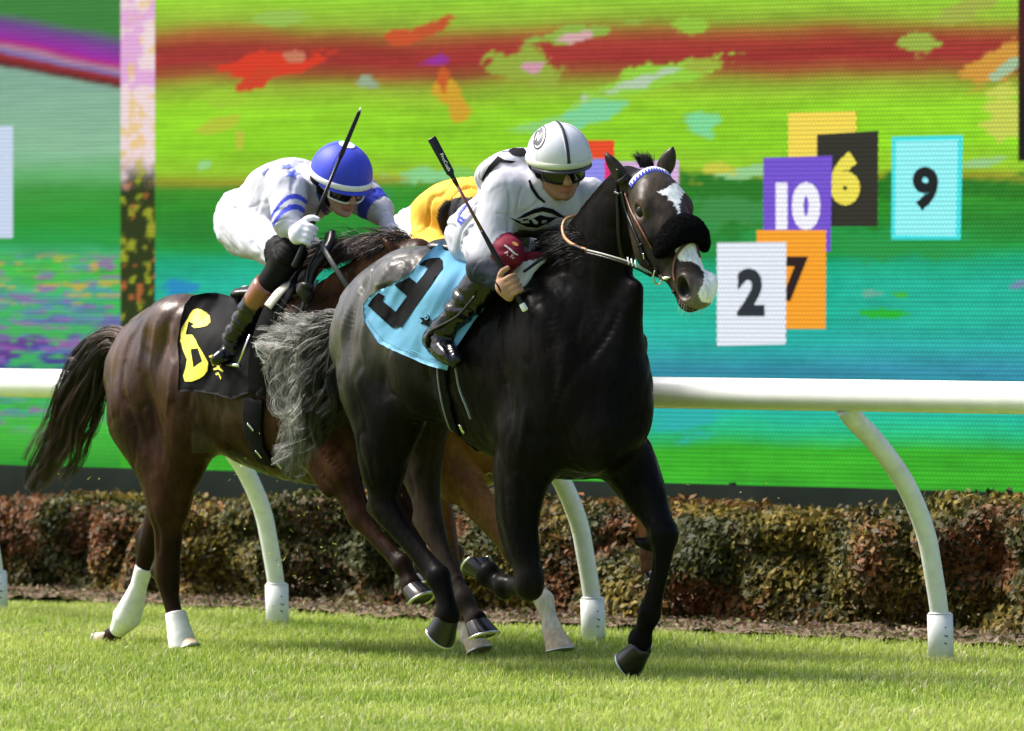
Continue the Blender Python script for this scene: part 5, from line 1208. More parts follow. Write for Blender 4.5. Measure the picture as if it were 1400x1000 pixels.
C = np.where(np.isin(tg, [9, 7])[:, None], skin*(1+.10*fbm(V, 30, 3, 3))[:, None], C); C = np.where((tg == 8)[:, None], np.array([.30, .12, .09]), C)
C = np.where((tg == 9)[:, None] & (((V-headA[0])@headA[3] < -.072) & ((V-headA[0])@headA[1] > .02))[:, None], C*np.array([.72, .70, .70]), C)   # stubble
cheek = np.exp(-np.minimum(np.linalg.norm(V-gA(.08, .04, -.05), axis=1), np.linalg.norm(V-gA(.08, -.04, -.05), axis=1))**2/.0006); C = lerp(C, np.array([.42, .19, .13]), (cheek*(tg == 9)*.5)[:, None])
C = np.where((tg == 10)[:, None], np.array([.012, .012, .014]), C)
m_person = mat('rider_cloth', rough=.65, spec=.12, attr=True, bump=.10, bscale=300, bump2=.30, b2scale=11, stretch=(1.5, 1, .6))
prA = fA.root('person', pA['pelvis']); tag(prA, 'rider in white silks and white helmet crouching on the black horse, holding a whip', 'person')
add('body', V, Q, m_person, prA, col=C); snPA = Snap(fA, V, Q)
hlA = helmet(fA, prA, headA, m_shellw, m_cream, mat('peak_dark', (.012, .014, .022), .35, coat=.3)); goggles(fA, prA, headA, m_blk, m_lens, m_blk)
# helmet stripe, panel seams and the round badge
c, f, l, u = headA; gg = lambda x, y, z: c+f*x+l*y+u*z
def dome(a, b, k=1.012): a, b = math.radians(a), math.radians(b); return gg(-.008+.140*k*math.sin(a)*math.cos(b), .122*k*math.sin(a)*math.sin(b), .018+.130*k*math.cos(a))
def dnorm(a, b): a, b = math.radians(a), math.radians(b); return unit(f*math.sin(a)*math.cos(b)/.132+l*math.sin(a)*math.sin(b)/.113+u*math.cos(a)/.118)
P = [dome(a, 0, 1.010) for a in np.linspace(-70, 88, 30)]; N_ = [dnorm(a, 0) for a in np.linspace(-70, 88, 30)]
V, F = sweep(np.array(P), [(.0105, .0016)]*30, 8, flat=N_); add('stripe_edge', V, F, m_shellw, hlA)
V, F = sweep(np.array(P)+np.array(N_)*.0012, [(.0068, .0014)]*30, 8, flat=N_); add('stripe', V, F, mat('stripe_black', (.015, .018, .03), .5), hlA)
for b in (-62, 62, -118, 118):
    P = [dome(a, b, 1.006) for a in np.linspace(8, 88, 20)]; V, F = sweep(np.array(P), .0009, 5); add('seam', V, F, mat('seam_grey', (.42, .42, .47), .6), hlA)
HV = np.array([dome(a, b, 1.004) for a in np.linspace(0.5, 97, 28) for b in np.linspace(0, 352.5, 48)]); HQ = np.array([(i*48+j, (i+1)*48+j, (i+1)*48+(j+1) % 48, i*48+(j+1) % 48) for i in range(27) for j in range(48)])
snH = Snap(fA, HV, HQ)
def ellp(cx, cy, rx, ry, ang=0, n=28):
    a = math.radians(ang); return [(cx+rx*math.cos(t)*math.cos(a)-ry*math.sin(t)*math.sin(a), cy+rx*math.cos(t)*math.sin(a)+ry*math.sin(t)*math.cos(a)) for t in np.linspace(0, 2*math.pi, n+1)[:-1]]
snH.decal('badge_ring', [ellp(738, 188, 7.6, 17, 16), ellp(738, 188, 6.6, 15.4, 16)], m_black, hlA, .002, 2)
snH.decal('badge_disc', [ellp(736.5, 187, 5.6, 12.6, 16)], mat('badge_dark', (.03, .035, .05), .5), hlA, .002, 2)
snH.decal('badge_letter', None, m_white, hlA, .004, VF=txtpx('N', (736.3, 187.5), 11, 24, .55, .03))
# print on the silks
snPA.decal('chest_print', [[(706, 300), (716, 293), (730, 286), (742, 283), (756, 286), (768, 294), (774, 298), (764, 297), (754, 292), (742, 289.5), (730, 292), (718, 297)]], m_black, prA, .004, 2.5)
snPA.decal('chest_print', [[(695, 297), (712, 303), (726, 300), (738, 294), (750, 297), (762, 297), (750, 305), (734, 311.5), (720, 310), (706, 304)], [(711, 305), (716, 299.5), (722, 299), (724, 305)], [(726, 300), (730, 306), (734, 307), (736, 304), (730, 299)], [(741, 301), (748, 301), (746, 305), (740, 305)]], m_black, prA, .004, 2.0)
snPA.decal('chest_print', [ [(697, 302), (716, 311), (730, 314), (744, 310), (744, 311.5), (730, 315.5), (714, 313)] ], mat('print_grey', (.3, .3, .33), .6), prA, .004, 2)
snPA.decal('shoulder_print', [[(690, 203), (716, 203), (722, 212), (712, 215), (700, 212), (694, 207), (686, 208)], ], m_black, prA, .004, 2.5)
snPA.decal('shoulder_print', [[(681, 214), (690, 219), (706, 221), (700, 224), (684, 222), (674, 232), (660, 250), (658, 246), (668, 228)]], m_black, prA, .004, 2.5)
snPA.decal('belt_print', [[(625, 303), (627, 292), (634, 283), (640, 277), (641, 279), (635, 286), (629, 294), (627, 304)]], m_blue, prA, .004, 2)
snPA.decal('belt_print', None, m_blue, prA, .004, VF=txtpx('AR', (631, 302), 9, -50, .7, .02))
snPA.decal('knee_print', None, mat('print_pink', (.7, .45, .5), .6), prA, .004, VF=txtpx('A. Fr', (697, 349), 5.5, 38, 1.0, .02))
snPA.decal('knee_print', [[(690, 335), (694, 337), (699, 341), (704, 346), (708, 348), (707.5, 349.5), (702, 347.5), (697, 342.5), (692, 338.5), (689.5, 336.5)]], mat('print_pale', (.7, .6, .62), .6), prA, .004, 1.5)
snPA.decal('knee_print', [ellp(704, 334, 4.5, 2.2, 30)], mat('print_gold', (.5, .25, .06), .6), prA, .004, 1.5)
snPA.decal('collar', [[(725, 246), (729, 256), (737, 268), (746, 276), (744, 278), (734, 271), (725, 258), (722, 248)]], m_black, prA, .005, 2.5)
# boots
def boot(fr, parent, kn, an, toe, heel, sole_side, m, seed, band=None, sc=1.0, wr=.0045, fs=1.0, tf=.30):
    s = Sdf(); kn, an, toe, heel = map(np.array, (kn, an, toe, heel)); top = lerp(kn, an, tf)
    s.tube([top, lerp(top, an, .4), lerp(top, an, .85), an], [(.058*sc, .062*sc), (.055*sc, .058*sc), (.040*sc, .043*sc), (.040*sc, .042*sc)], k=.02, tag=1)
    s.tube([heel, lerp(heel, toe, .35), lerp(heel, toe, .72), toe], [(.033*fs, .036*fs), (.036*fs, .042*fs), (.040*fs, .033*fs), (.028*fs, .022*fs)], k=.03, tag=2)
    s.ell(lerp(an, heel, .5), (.038, .036, .045), k=.03, tag=2)
    lo = np.min([top, an, toe, heel], 0)-.09; hi = np.max([top, an, toe, heel], 0)+.09
    V, Q = s.build(axis(lo[0], hi[0], .0045), axis(lo[1], hi[1], .0045), axis(lo[2], hi[2], .0045), 2); tgb = s.tags(V)
    ax = unit(an-top); t = (V-top)@ax/np.linalg.norm(an-top); N = vnorm(V, Q)
    w_ = np.clip(np.sin(t*30+9*fbm(V, 9, seed, 2)+(V@np.array([9., 22, 6])))*1.3, -1, 1)*sstep(.2, .5, t)*(1-sstep(.95, 1.2, t)); V = V+N*(w_*wr)[:, None]
    V = V-ax*0+N*(.003*fbm(V, 30, seed+4, 3))[:, None]
    return add('boot', V, Q, m, parent), V, Q
anA = pA['nank']
boA, BV, BQ = boot(fA, prA, pA['nknee'], anA, h(622, 492, .34), h(592, 464, .31), None, m_boot, 71, sc=1.25, fs=1.3)
boot(fA, prA, pA['fknee'], pA['fank'], pA['fank']+np.array([.12, 0, -.05]), pA['fank']+np.array([-.03, 0, -.05]), None, m_boot, 72)
# cuffs, wrist strap, maroon knee patch fold
P = [handc-imgR*.052-wax*.010+.029*(math.cos(a)*camv+math.sin(a)*wax) for a in np.linspace(0, 6.283, 20)]; V, F = sweep(np.array(P), [(.008, .0025)]*20, 6, flat=[unit(q-(handc-imgR*.052)) for q in P], cap=False); add('wrist_strap', V, F, m_black, prA)
# whip of the front rider
wr_ = fA.root('riding_whip', w1); tag(wr_, 'black riding whip with a dark red shaft, held up by the white helmeted rider', 'whip')
def wp(t): return lerp(w1, w0, t)
def tube_t(name, ts_, rs_, m, par, n=12, flat=None):
    P = np.array([wp(t) for t in ts_]); V, F = sweep(P, rs_, n, up=(0, 1, 0), flat=flat); return add(name, V, F, m, par)
tube_t('handle', np.linspace(.03, .46, 40), [.0115+.0012*abs(math.sin(k*1.5)) for k in range(25)]+[lerp(.0115, .008, k/14) for k in range(15)], m_blk, wr_)
tube_t('end_cap', [-.005, .0, .035, .04], [(.010), .013, .0122, .010], m_white, wr_)
tube_t('shaft', [.44, .60, .74], [.0075, .0062, .0058], mat('shaft_maroon', (.10, .010, .015), .25, coat=.6), wr_)
tube_t('popper', [.72, .78, .80, .995, 1.0], [(.007, .007), (.009, .008), (.016, .009), (.0175, .008), (.016, .007)], m_blk, wr_, 12, [camv]*5)
tube_t('collar', [.735, .745, .755, .765], [.008, .0095, .0095, .008], m_blk, wr_)
V2, F2 = txtpx('ProCush', (609, 222), 4.5, 64, 1.2, .01); 
WV, WF = sweep(np.array([wp(.78), wp(1.0)]), [(.017, .0095)]*2, 12, flat=[camv]*2); snW = Snap(fA, WV, [q for q in WF if len(q) == 4]); snW.decal('whip_print', None, m_white, wr_, .0015, VF=(V2, F2))
# ---------------------------------------------------------------- rider of the brown horse
h = fB.h
pit = math.radians(24); wy = math.radians(-8); hd_f = np.array([math.cos(pit)*math.cos(wy), math.cos(pit)*math.sin(wy), -math.sin(pit)]); hd_l = np.array([-math.sin(wy), math.cos(wy), .06])
headB = hframe(h(467, 244, 0), hd_f, hd_l)
pB = dict(pelvis=h(350, 302, 0), waist=h(370, 282, 0), chest=h(408, 268, 0), shoul=h(436, 262, 0), head=headB,
          nsh=h(394, 262, .17), nelb=h(392, 304, .25), nwr=h(420, 324, .22), fsh=h(490, 264, -.18), felb=h(520, 288, -.20), fwr=h(536, 316, -.15),
          nhip=h(328, 316, .11), nknee=h(396, 348, .24), nank=h(318, 462, .27), fhip=h(342, 316, -.11), fknee=h(432, 348, -.20), fank=h(370, 440, -.26))
sd = rider_body(fB, pB, 1, None, None, '', 0)
for s1, s2 in (('nsh', 'nelb'), ('fsh', 'felb')): sd.tube([pB[s1], lerp(pB[s1], pB[s2], .6), pB[s2]], [.078, .070, .052], k=.03, tag=5)
sd.ell(h(384, 244, 0), (.16, .13, .07), k=.06, tag=1, A=[(1, 0, .25), (0, 1, 0), (-.25, 0, 1)])
gB = face(sd, headB)
hb = h(432, 326, .21); hbD = fB.depth(hb); bw0 = fB.d(493, 149, hbD+.05); bw1 = fB.d(402, 366, hbD-.01); wax2 = unit(bw0-bw1); imgR2 = unit(fB.d(500, 326, hbD)-fB.d(400, 326, hbD)); camv2 = unit(fB.cam-hb)
tB = ((hb-bw1)@wax2); hb = bw1+wax2*tB
fist(sd, hb, wax2, imgR2-.4*np.array([0, 0, 1.]), camv2, sc=1.2, R=.023)
sd.tube([pB['nwr'], hb-imgR2*.045], [.030, .032], k=.02, tag=7)
sd.tube([pB['fwr'], h(540, 330, -.14)], [.028, .036], k=.02, tag=7)
xs = axis(h(300, 320, .2)[0]-.12, headB[0][0]+.17, .0055); ys = axis(-.40, .32, .0058); zs = axis(pB['nank'][2]-.06, headB[0][2]+.15, .0055, (hb[2]-.07, hb[2]+.07, .0038))
V, Q = sd.build(xs, ys, zs, 2); tg = sd.tags(V)
V = creases(V, Q, tg, [1, 5, 6], .007, 421, (.8, 0, .4), 7); V = creases(V, Q, tg, [2, 3], .008, 422, (.9, .2, -.6), 8); V = wrinkle(V, Q, tg, [1, 5, 6], .005, 321, (.7, 0, .7), 13); V = wrinkle(V, Q, tg, [2, 3], .009, 323, (.9, .2, -.5), 16)
px = fB.px(V); C = np.tile(np.array([.46, .46, .53]), (len(V), 1)); blu = np.array([.045, .065, .50])
a = pB['nsh']; t = (V-a)@unit(pB['nelb']-a); 
band = ((px[:, 1] > 256-0*px[:, 0]) & (tg == 5) & (V[:, 1] < 0)); s_ = px[:, 1]-.030*(px[:, 0]-402)**2; C = np.where((band & (((s_ > 265) & (s_ < 272)) | ((s_ > 279) & (s_ < 287))))[:, None], blu, C)
sF = (V-pB['fsh'])@unit(pB['felb']-pB['fsh']); bf = (tg == 5) & (V[:, 1] > 0); C = np.where((bf & (((sF > -.005) & (sF < .045)) | ((sF > .075) & (sF < .125))))[:, None], blu, C)
C = np.where(((tg == 6) & (V[:, 1] < 0) & ((V-pB['nelb'])@unit(pB['nwr']-pB['nelb']) > np.linalg.norm(pB['nwr']-pB['nelb'])-.045) & ((V-pB['nelb'])@unit(pB['nwr']-pB['nelb']) < np.linalg.norm(pB['nwr']-pB['nelb'])-.022))[:, None], blu, C)
C = np.where((tg == 4)[:, None], np.array([.004, .004, .005]), C); kb = (tg == 3) & (np.linalg.norm(V-pB['nknee'], axis=1) < .125+.01*fbm(V, 20, 1, 2)); C = np.where(kb[:, None], np.array([.004, .004, .005]), C)
C = np.where((tg == 9)[:, None], np.array([.40, .24, .18]), C); C = np.where((tg == 8)[:, None], np.array([.36, .15, .13]), C); C = np.where((tg == 7)[:, None], np.array([.74, .72, .82]), C); C = np.where((tg == 10)[:, None], np.array([.03, .04, .20]), C)
prB = fB.root('person', pB['pelvis']); tag(prB, 'rider in white silks with blue bands and a royal blue helmet on the brown horse', 'person')
add('body', V, Q, m_person, prB, col=C); snPB = Snap(fB, V, Q)
hlB = helmet(fB, prB, headB, m_blue, m_white, m_blue); goggles(fB, prB, headB, mat('goggle_white', (.7, .7, .66), .35), m_lens, mat('goggle_white'))
c, f, l, u = headB; gg = lambda x, y, z: c+f*x+l*y+u*z
for b in (0, -60, 60, -120, 120, 180):
    P = [dome(a_, b, 1.006) for a_ in np.linspace(10, 88, 20)]; V, F = sweep(np.array(P), .0010, 5); add('seam', V, F, mat('seam_blue', (.02, .03, .34), .6), hlB)
V = [dome(a_, b, 1.02) for a_ in (0.1, 8, 15) for b in np.linspace(0, 345, 24)]; F = [(i*24+j, (i+1)*24+j, (i+1)*24+(j+1) % 24, i*24+(j+1) % 24) for i in range(2) for j in range(24)]; add('crown_patch', V, F, m_white, hlB)
star5 = lambda cx, cy, r, sq, a0: [(cx+(r if k % 2 == 0 else r*.42)*math.cos(a0+k*math.pi/5)*1.0, cy+(r if k % 2 == 0 else r*.42)*math.sin(a0+k*math.pi/5)*sq) for k in range(10)]
m_lb = mat('print_blue', (.10, .14, .62), .6)
snPB.decal('back_star', [star5(400, 238, 12, .62, -1.3)], m_lb, prB, .004, 2.5); snPB.decal('back_star', [star5(392, 228, 11, .35, -1.1)], m_lb, prB, .004, 2.5)
snPB.decal('back_print', [[(358, 238), (361, 233), (367, 229), (368, 230.5), (363, 235), (360, 240)]], m_lb, prB, .004, 2)
snPB.decal('collar', [[(432, 262), (436, 274), (440, 288), (446, 296), (452, 300), (452, 290), (444, 278), (438, 262)]], mat('collar_navy', (.02, .03, .18), .6), prB, .005, 2.5)
boB, BV6, BQ6 = boot(fB, prB, pB['nknee'], pB['nank'], h(296, 492, .33), h(322, 482, .25), None, m_boot, 75, sc=1.0, wr=.0038, tf=.5)
boot(fB, prB, pB['fknee'], pB['fank'], pB['fank']+np.array([.12, 0, -.05]), pB['fank']+np.array([-.03, 0, -.05]), None, m_boot, 76)
q0, q1 = lerp(pB['nknee'], pB['nank'], .36), lerp(pB['nknee'], pB['nank'], .60)
V, F = sweep(np.array([lerp(q0, q1, t) for t in np.linspace(0, 1, 6)]), [.061, .0635, .063, .062, .060, .057], 28); add('boot_top', V, F, mat('boot_tan', (.20, .065, .03), .25, coat=.5), prB)
wB = fB.root('riding_whip', bw1); tag(wB, 'plain black riding whip held upright by the rider in the blue helmet', 'whip')
P = np.array([lerp(bw1, bw0, t) for t in (0, .01, .10, .30, .34)]); V, F = sweep(P, [.012, .0155, .0125, .0115, .009], 12); add('handle', V, F, m_blk, wB)
P = np.array([lerp(bw1, bw0, t) for t in (.32, .42, .7)]); V, F = sweep(P, [.0082, .0075, .0072], 12); add('shaft', V, F, m_blk, wB)
P = np.array([lerp(bw1, bw0, t) for t in (.69, .72, .97, 1.0)]); V, F = sweep(P, [(.008, .007), (.0105, .006), (.008, .005), (.003, .003)], 12, flat=[camv2]*4); add('popper', V, F, m_blk, wB)
V, F = sweep(np.array([lerp(bw1, bw0, .985), lerp(bw1, bw0, 1.005)]), [.005, .004], 8); add('tip', V, F, m_white, wB)
# ---------------------------------------------------------------- rider of the bay horse (mostly hidden)
h = fC.h
headC = hframe(h(716, 262, 0), unit([.9, -.1, -.4]))
pC = dict(pelvis=h(572, 332, 0), waist=h(606, 306, 0), chest=h(650, 290, 0), shoul=h(678, 284, 0), head=headC,
          nsh=h(640, 286, .17), nelb=h(652, 330, .24), nwr=h(690, 350, .20), fsh=h(722, 290, -.17), felb=h(752, 320, -.19), fwr=h(760, 350, -.12),
          nhip=h(572, 340, .11), nknee=h(640, 372, .22), nank=h(572, 470, .26), fhip=h(585, 340, -.11), fknee=h(672, 372, -.18), fank=h(604, 470, -.22))
sd = rider_body(fC, pC, 1, None, None, '', 0); sd.ell(h(622, 276, 0), (.20, .15, .08), k=.07, tag=1, A=[(1, 0, .25), (0, 1, 0), (-.25, 0, 1)])
gC = face(sd, headC)
V, Q = sd.build(axis(h(540, 330, .2)[0]-.1, headC[0][0]+.17, .0085), axis(-.38, .36, .0085), axis(pC['nank'][2]-.05, headC[0][2]+.15, .0085), 2); tg = sd.tags(V)
V = creases(V, Q, tg, [1, 5, 2, 3], .012, 441, (.4, 0, .9), 8); V = wrinkle(V, Q, tg, [1, 5], .006, 341, (.9, 0, .4), 12); px = fC.px(V)
C = np.tile(np.array([.80, .47, .06]), (len(V), 1)); C = np.where((px[:, 0] < 561)[:, None], np.array([.55, .54, .58]), C)
blk_ = inpoly(px, [(597, 298), (600, 284), (610, 274), (628, 270), (646, 270), (646, 324), (612, 330), (604, 318)]) & (V[:, 1] < .1); C = np.where(blk_[:, None], np.array([.018, .018, .022]), C)
C = np.where((tg == 9)[:, None], skin, C); C = np.where(np.isin(tg, [4])[:, None], np.array([.01, .01, .01]), C)
prC = fC.root('person', pC['pelvis']); tag(prC, 'rider in yellow silks with a black patch, mostly hidden behind the white helmeted rider', 'person')
add('body', V, Q, m_person, prC, col=C); helmet(fC, prC, headC, mat('helmet_yellow', (.75, .5, .08), .4), m_black, m_black); goggles(fC, prC, headC, m_blk, m_lens, m_blk)
boot(fC, prC, pC['nknee'], pC['nank'], pC['nank']+np.array([.12, -.03, -.06]), pC['nank']+np.array([-.03, 0, -.05]), None, m_boot, 78)
boot(fC, prC, pC['fknee'], pC['fank'], pC['fank']+np.array([.12, .03, -.06]), pC['fank']+np.array([-.03, 0, -.05]), None, m_boot, 79)
# ================================================================== tack
h = fA.h; m_cloth = mat('number_cloth_blue', (.095, .28, .43), .6, spec=.25, bump=.15, bscale=250); m_num = mat('numeral_black', (.004, .004, .005), .7, spec=.06)
def folds(fr, amp, dirpx, seed):
    def fn(V, V2):
        q = np.c_[V2[:, 0], V2[:, 1], V2[:, 0]*0]; d = np.array(dirpx, float); d /= np.linalg.norm(d); pr = q[:, :2]@np.array([-d[1], d[0]]); al = q[:, :2]@d
        w_ = fbm(np.c_[pr/20, al/120, pr*0], 1.0, seed, 3); cd_ = fr.cam-V; cd_ /= np.linalg.norm(cd_, axis=1)[:, None]; return V+cd_*(amp*(w_+.35))[:, None]
    return fn
scA = fA.root('saddlecloth', h(610, 330)); tag(scA, 'light blue saddlecloth with a big black 9 on the black horse', 'saddlecloth')
clothA = [(606, 333), (606, 325), (620, 322), (640, 326), (660, 350), (677, 408), (652, 438), (628, 473), (620, 484), (614, 506), (600, 503), (580, 497), (560, 488), (540, 480), (520, 469), (508, 452), (500, 440), (499, 418), (508, 405), (517, 398), (528, 392), (538.5, 388), (552, 381), (561, 376), (567, 370), (574, 362), (579, 355), (586, 348), (594, 341)]
m8 = folds(fA, .028, (28, -50), 7)
foA = snA.decal('cloth', [clothA], m_cloth, scA, .020, 4, .004, m8, relax=14)
cme = foA.data; CV = np.array([tuple(v.co) for v in cme.vertices])+np.array(scA['org']); CQ = [tuple(p.vertices) for p in cme.polygons]; snCA = Snap(fA, CV, CQ)
nine = [(503, 418), (509, 409), (518, 400), (527, 405.6), (522.6, 411), (541.4, 426.6), (549, 416), (557, 405), (539, 389.6), (560, 379.4), (570.4, 387.6), (579, 377), (586, 366.4), (573, 363), (580, 356), (590, 353.5), (601, 353), (605, 357), (605.6, 367), (593, 385), (578, 406), (549, 447), (537, 448.6)]
snCA.decal('numeral', [nine], m_num, foA, .005, 3)
snCA.decal('club_mark', [[(574, 434), (580, 435), (584, 430), (588, 433), (586, 447), (581, 444), (575, 443), (578, 439)]], m_num, foA, .004, 2)
snCA.decal('club_letter', None, m_cloth, foA, .006, VF=txtpx('D', (584, 434.5), 6, 10, .9, .03)); snCA.decal('club_letter', None, m_num, foA, .004, VF=txtpx('De', (590, 441), 7, 10, .9, .03))
# hem stitching
hem = [(501, 441), (509, 453), (521, 467), (541, 478), (561, 486), (581, 495), (601, 501), (612, 503)]
for i in range(46):
    t = i/45*(len(hem)-1); k = min(int(t), len(hem)-2); a = np.array(hem[k]); b = np.array(hem[k+1]); p = a+(b-a)*(t-k)+np.array([1.2, -3.2])
    q0, n0 = snCA(p[0]-1.1, p[1]-.4, .002); q1, n1_ = snCA(p[0]+1.1, p[1]+.4, .002); V, F = sweep(np.array([q0, q1]), .0009, 4); add('stitch', V, F, mat('stitch_blue', (.12, .36, .52), .6), foA)
# saddle of the front horse: pads, girth, stirrup
sa = fA.root('saddle', h(640, 345)); tag(sa, 'small black racing saddle under the white helmeted rider with hanging girth straps', 'saddle')
s_ = Sdf(); s_.tube([h(618, 338, 0), h(650, 342, 0), h(690, 344, 0)], [(.12, .035), (.09, .03), (.11, .04)], k=.02, tag=1)
V, Q = s_.build(axis(h(600, 340)[0]-.1, h(700, 340)[0]+.12, .009), axis(-.2, .2, .009), axis(h(650, 350)[2]-.12, h(650, 335)[2]+.12, .009)); add('seat', V, Q, m_blk, sa)
snA.strap('girth', [(600, 498), (604, 530), (612, 565), (624, 595), (640, 620), (656, 634)], .085, .008, m_black, sa, .012)
snA.strap('girth_edge', [(600, 500), (603, 530), (610, 562), (620, 590), (634, 612), (652, 630)], .006, .010, mat('edge_grey', (.16, .18, .18), .5), sa, .017)
snA.strap('girth_edge', [(625, 503), (630, 530), (640, 555), (646, 572)], .006, .010, mat('edge_grey'), sa, .017)
snA.strap('buckle', [(631, 580), (633, 586), (637, 591)], .018, .006, m_steel, sa, .020)
# stirrup leather over the boot
def stir(fr, pts, par, m, r): P = catmull(np.array([fr.h(*p) for p in pts]), 6); V, F = sweep(P, r, 8); return add('stirrup', V, F, m, par)
stir(fA, [(650, 405, .34), (626, 432, .36), (602, 446, .37), (588, 454, .37), (583, 466, .37), (586, 477, .36), (600, 483, .36)], sa, m_blk, .0058)
# white and maroon towel corner in front of the knee
tw = Sdf(); tw.tube([h(706, 378, .16), h(724, 360, .13), h(757, 345, .06)], [(.030, .07), (.018, .045), (.004, .008)], k=.01, tag=1); tw.tube([h(712, 356, .14), h(730, 350, .12), h(752, 345, .08)], [(.03, .03), (.02, .018), (.005, .005)], k=.01, tag=2)
V, Q = tw.build(axis(h(690, 370, .2)[0]-.05, h(765, 345)[0]+.05, .006), axis(-.26, .02, .006), axis(h(700, 400)[2]-.05, h(700, 330)[2]+.05, .006)); t_ = tw.tags(V); V = wrinkle(V, Q, t_, [1], .006, 9, (1, 0, .5), 16)
add('saddle_towel', V, Q, m_person, sa, col=np.where((t_ == 1)[:, None], np.array([.74, .74, .80]), np.array([.15, .012, .03])))
# bridle of the front horse
br_ = fA.root('bridle', O_A); tag(br_, 'black bridle with blue and white browband and fleece noseband on the black horse', 'bridle')
lxA = np.cross(nxA, hxA); lxA = lxA if lxA[1] < 0 else -lxA
def wrap(hv, angs, off, n0=-.08):
    P = []; N_ = []
    for k, a in enumerate(angs):
        hh = hv(a) if callable(hv) else hv; c = hf(hh, n0, 0); d = nxA*math.cos(a)+lxA*math.sin(a); r_ = snA.b.ray_cast(Vector(c+d*.3), Vector(-d), .3)
        p = np.array(r_[0]) if r_[0] is not None else c+d*.1
        P.append(p+d*off); N_.append(d)
    P = np.array(P); R0 = P.copy()
    for _ in range(4): P[1:-1] = (P[:-2]+P[2:]+2*P[1:-1])/4
    return P, N_
angs = np.linspace(math.radians(86), math.radians(-80), 35); P, N_ = wrap(lambda a: .012+.030*abs(a/1.5)**1.5, angs, .007)
V, F = sweep(P, [(.0135, .0035)]*35, 8, flat=N_); bbm = add('browband', V, F, m_white, br_)
V, F = sweep(P+hxA*.0115, [(.0030, .0042)]*35, 6, flat=N_); add('browband_piping', V, F, m_blue, bbm)
for k in range(17):
    a, b, c_ = P[2*k], P[min(2*k+2, 34)], P[2*k+1]; nn = N_[2*k+1]; o_ = nn*.0046
    a = lerp(c_, a, .92); b = lerp(c_, b, .92)
    add('browband_triangle', [a+hxA*.0105+o_, b+hxA*.0105+o_, c_-hxA*.0085+o_], [(0, 1, 2)], m_blue, bbm, smooth=False)
snA.strap('headpiece', [(846, 232), (845, 244), (843, 258)], .02, .006, m_blk, br_, .006)
snA.strap('cheekpiece', [(843, 257), (845, 285), (846, 320), (849, 345), (853, 358)], .015, .006, m_blk, br_, .005)
snA.strap('cheekpiece', [(850, 262), (857, 290), (868, 318), (876, 338), (881, 352), (889, 364)], .017, .007, m_blk, br_, .006)
snA.strap('cheekpiece', [(855, 264), (864, 290), (874, 308), (884, 326), (892, 340)], .010, .006, m_brn, br_, .005)
snA.strap('cheek_buckle', [(846, 250), (852, 247), (858, 241)], .024, .008, m_blk, br_, .009); snA.strap('cheek_buckle', [(841, 264), (848, 267)], .016, .008, m_blk, br_, .009)
snA.strap('cheek_buckle', [(874, 337), (879, 334)], .010, .008, m_blk, br_, .010); snA.strap('cheek_buckle', [(881, 346), (882, 354)], .008, .006, m_steel, br_, .012)
# fleece noseband
fl = Sdf(); cen = [(897, 340, .075), (908, 318, .065), (926, 305, .03), (946, 303, -.02), (964, 312, -.06), (970, 330, -.085)]
P = [hf(.365, -.070, .082), hf(.350, -.030, .072), hf(.335, .012, .045), hf(.332, .024, 0), hf(.338, .010, -.045), hf(.350, -.025, -.072), hf(.360, -.040, -.080)]
fl.tube(P, [(.034, .022), (.052, .028), (.064, .034), (.068, .036), (.064, .034), (.052, .028), (.034, .022)], k=.01, tag=1, side=hxA, it=3)
lo, hi = np.min(P, 0)-.1, np.max(P, 0)+.1; V, Q = fl.build(axis(lo[0], hi[0], .005), axis(lo[1], hi[1], .005), axis(lo[2], hi[2], .005), 2)
N = vnorm(V, Q); V = V+N*(.0022*fbm(V, 60, 3, 3))[:, None]; nb = add('noseband_fleece', V, Q, m_fleece, br_)
st = []; r = np.random.default_rng(5)
for k in r.integers(0, len(V), 2500): d = unit(N[k]+r.normal(0, .5, 3)); st.append(np.array([V[k]-d*.002, V[k]+d*.003, V[k]+d*r.uniform(.0025, .0035)]))
VV, FF = hairs(st, .0009, .0003); add('fleece_pile', VV, FF, m_fleece, nb, kind='stuff')
snA.strap('nose_strap', [(923, 386), (921, 370), (924, 352), (932, 340), (942, 332), (952, 330), (962, 336), (969, 346)], .010, .006, m_brn, br_, .005)
snA.strap('chin_strap', [(896, 366), (902, 378), (908, 388), (916, 396), (923, 400)], .012, .008, m_blk, br_, .006)
# bit ring
bc = snA(901, 377, .012)[0]; cv = unit(fA.cam-bc); ax1 = unit(np.cross(cv, [0, 0, 1])); ax2 = np.cross(ax1, cv)
P = [bc+.030*(math.cos(t)*ax1*.55+math.sin(t)*ax2)+cv*.004*math.sin(t) for t in np.linspace(0, 2*math.pi, 28)]; V, F = sweep(np.array(P), .0036, 8, cap=False); add('bit_ring', V, F, m_steel, br_)
V, F = sweep(np.array([snA(905, 377, .014)[0], snA(911, 381, .012)[0], snA(918, 379, .008)[0]]), [.011, .0085, .003], 10); add('bit_cheek', V, F, m_steel, br_)
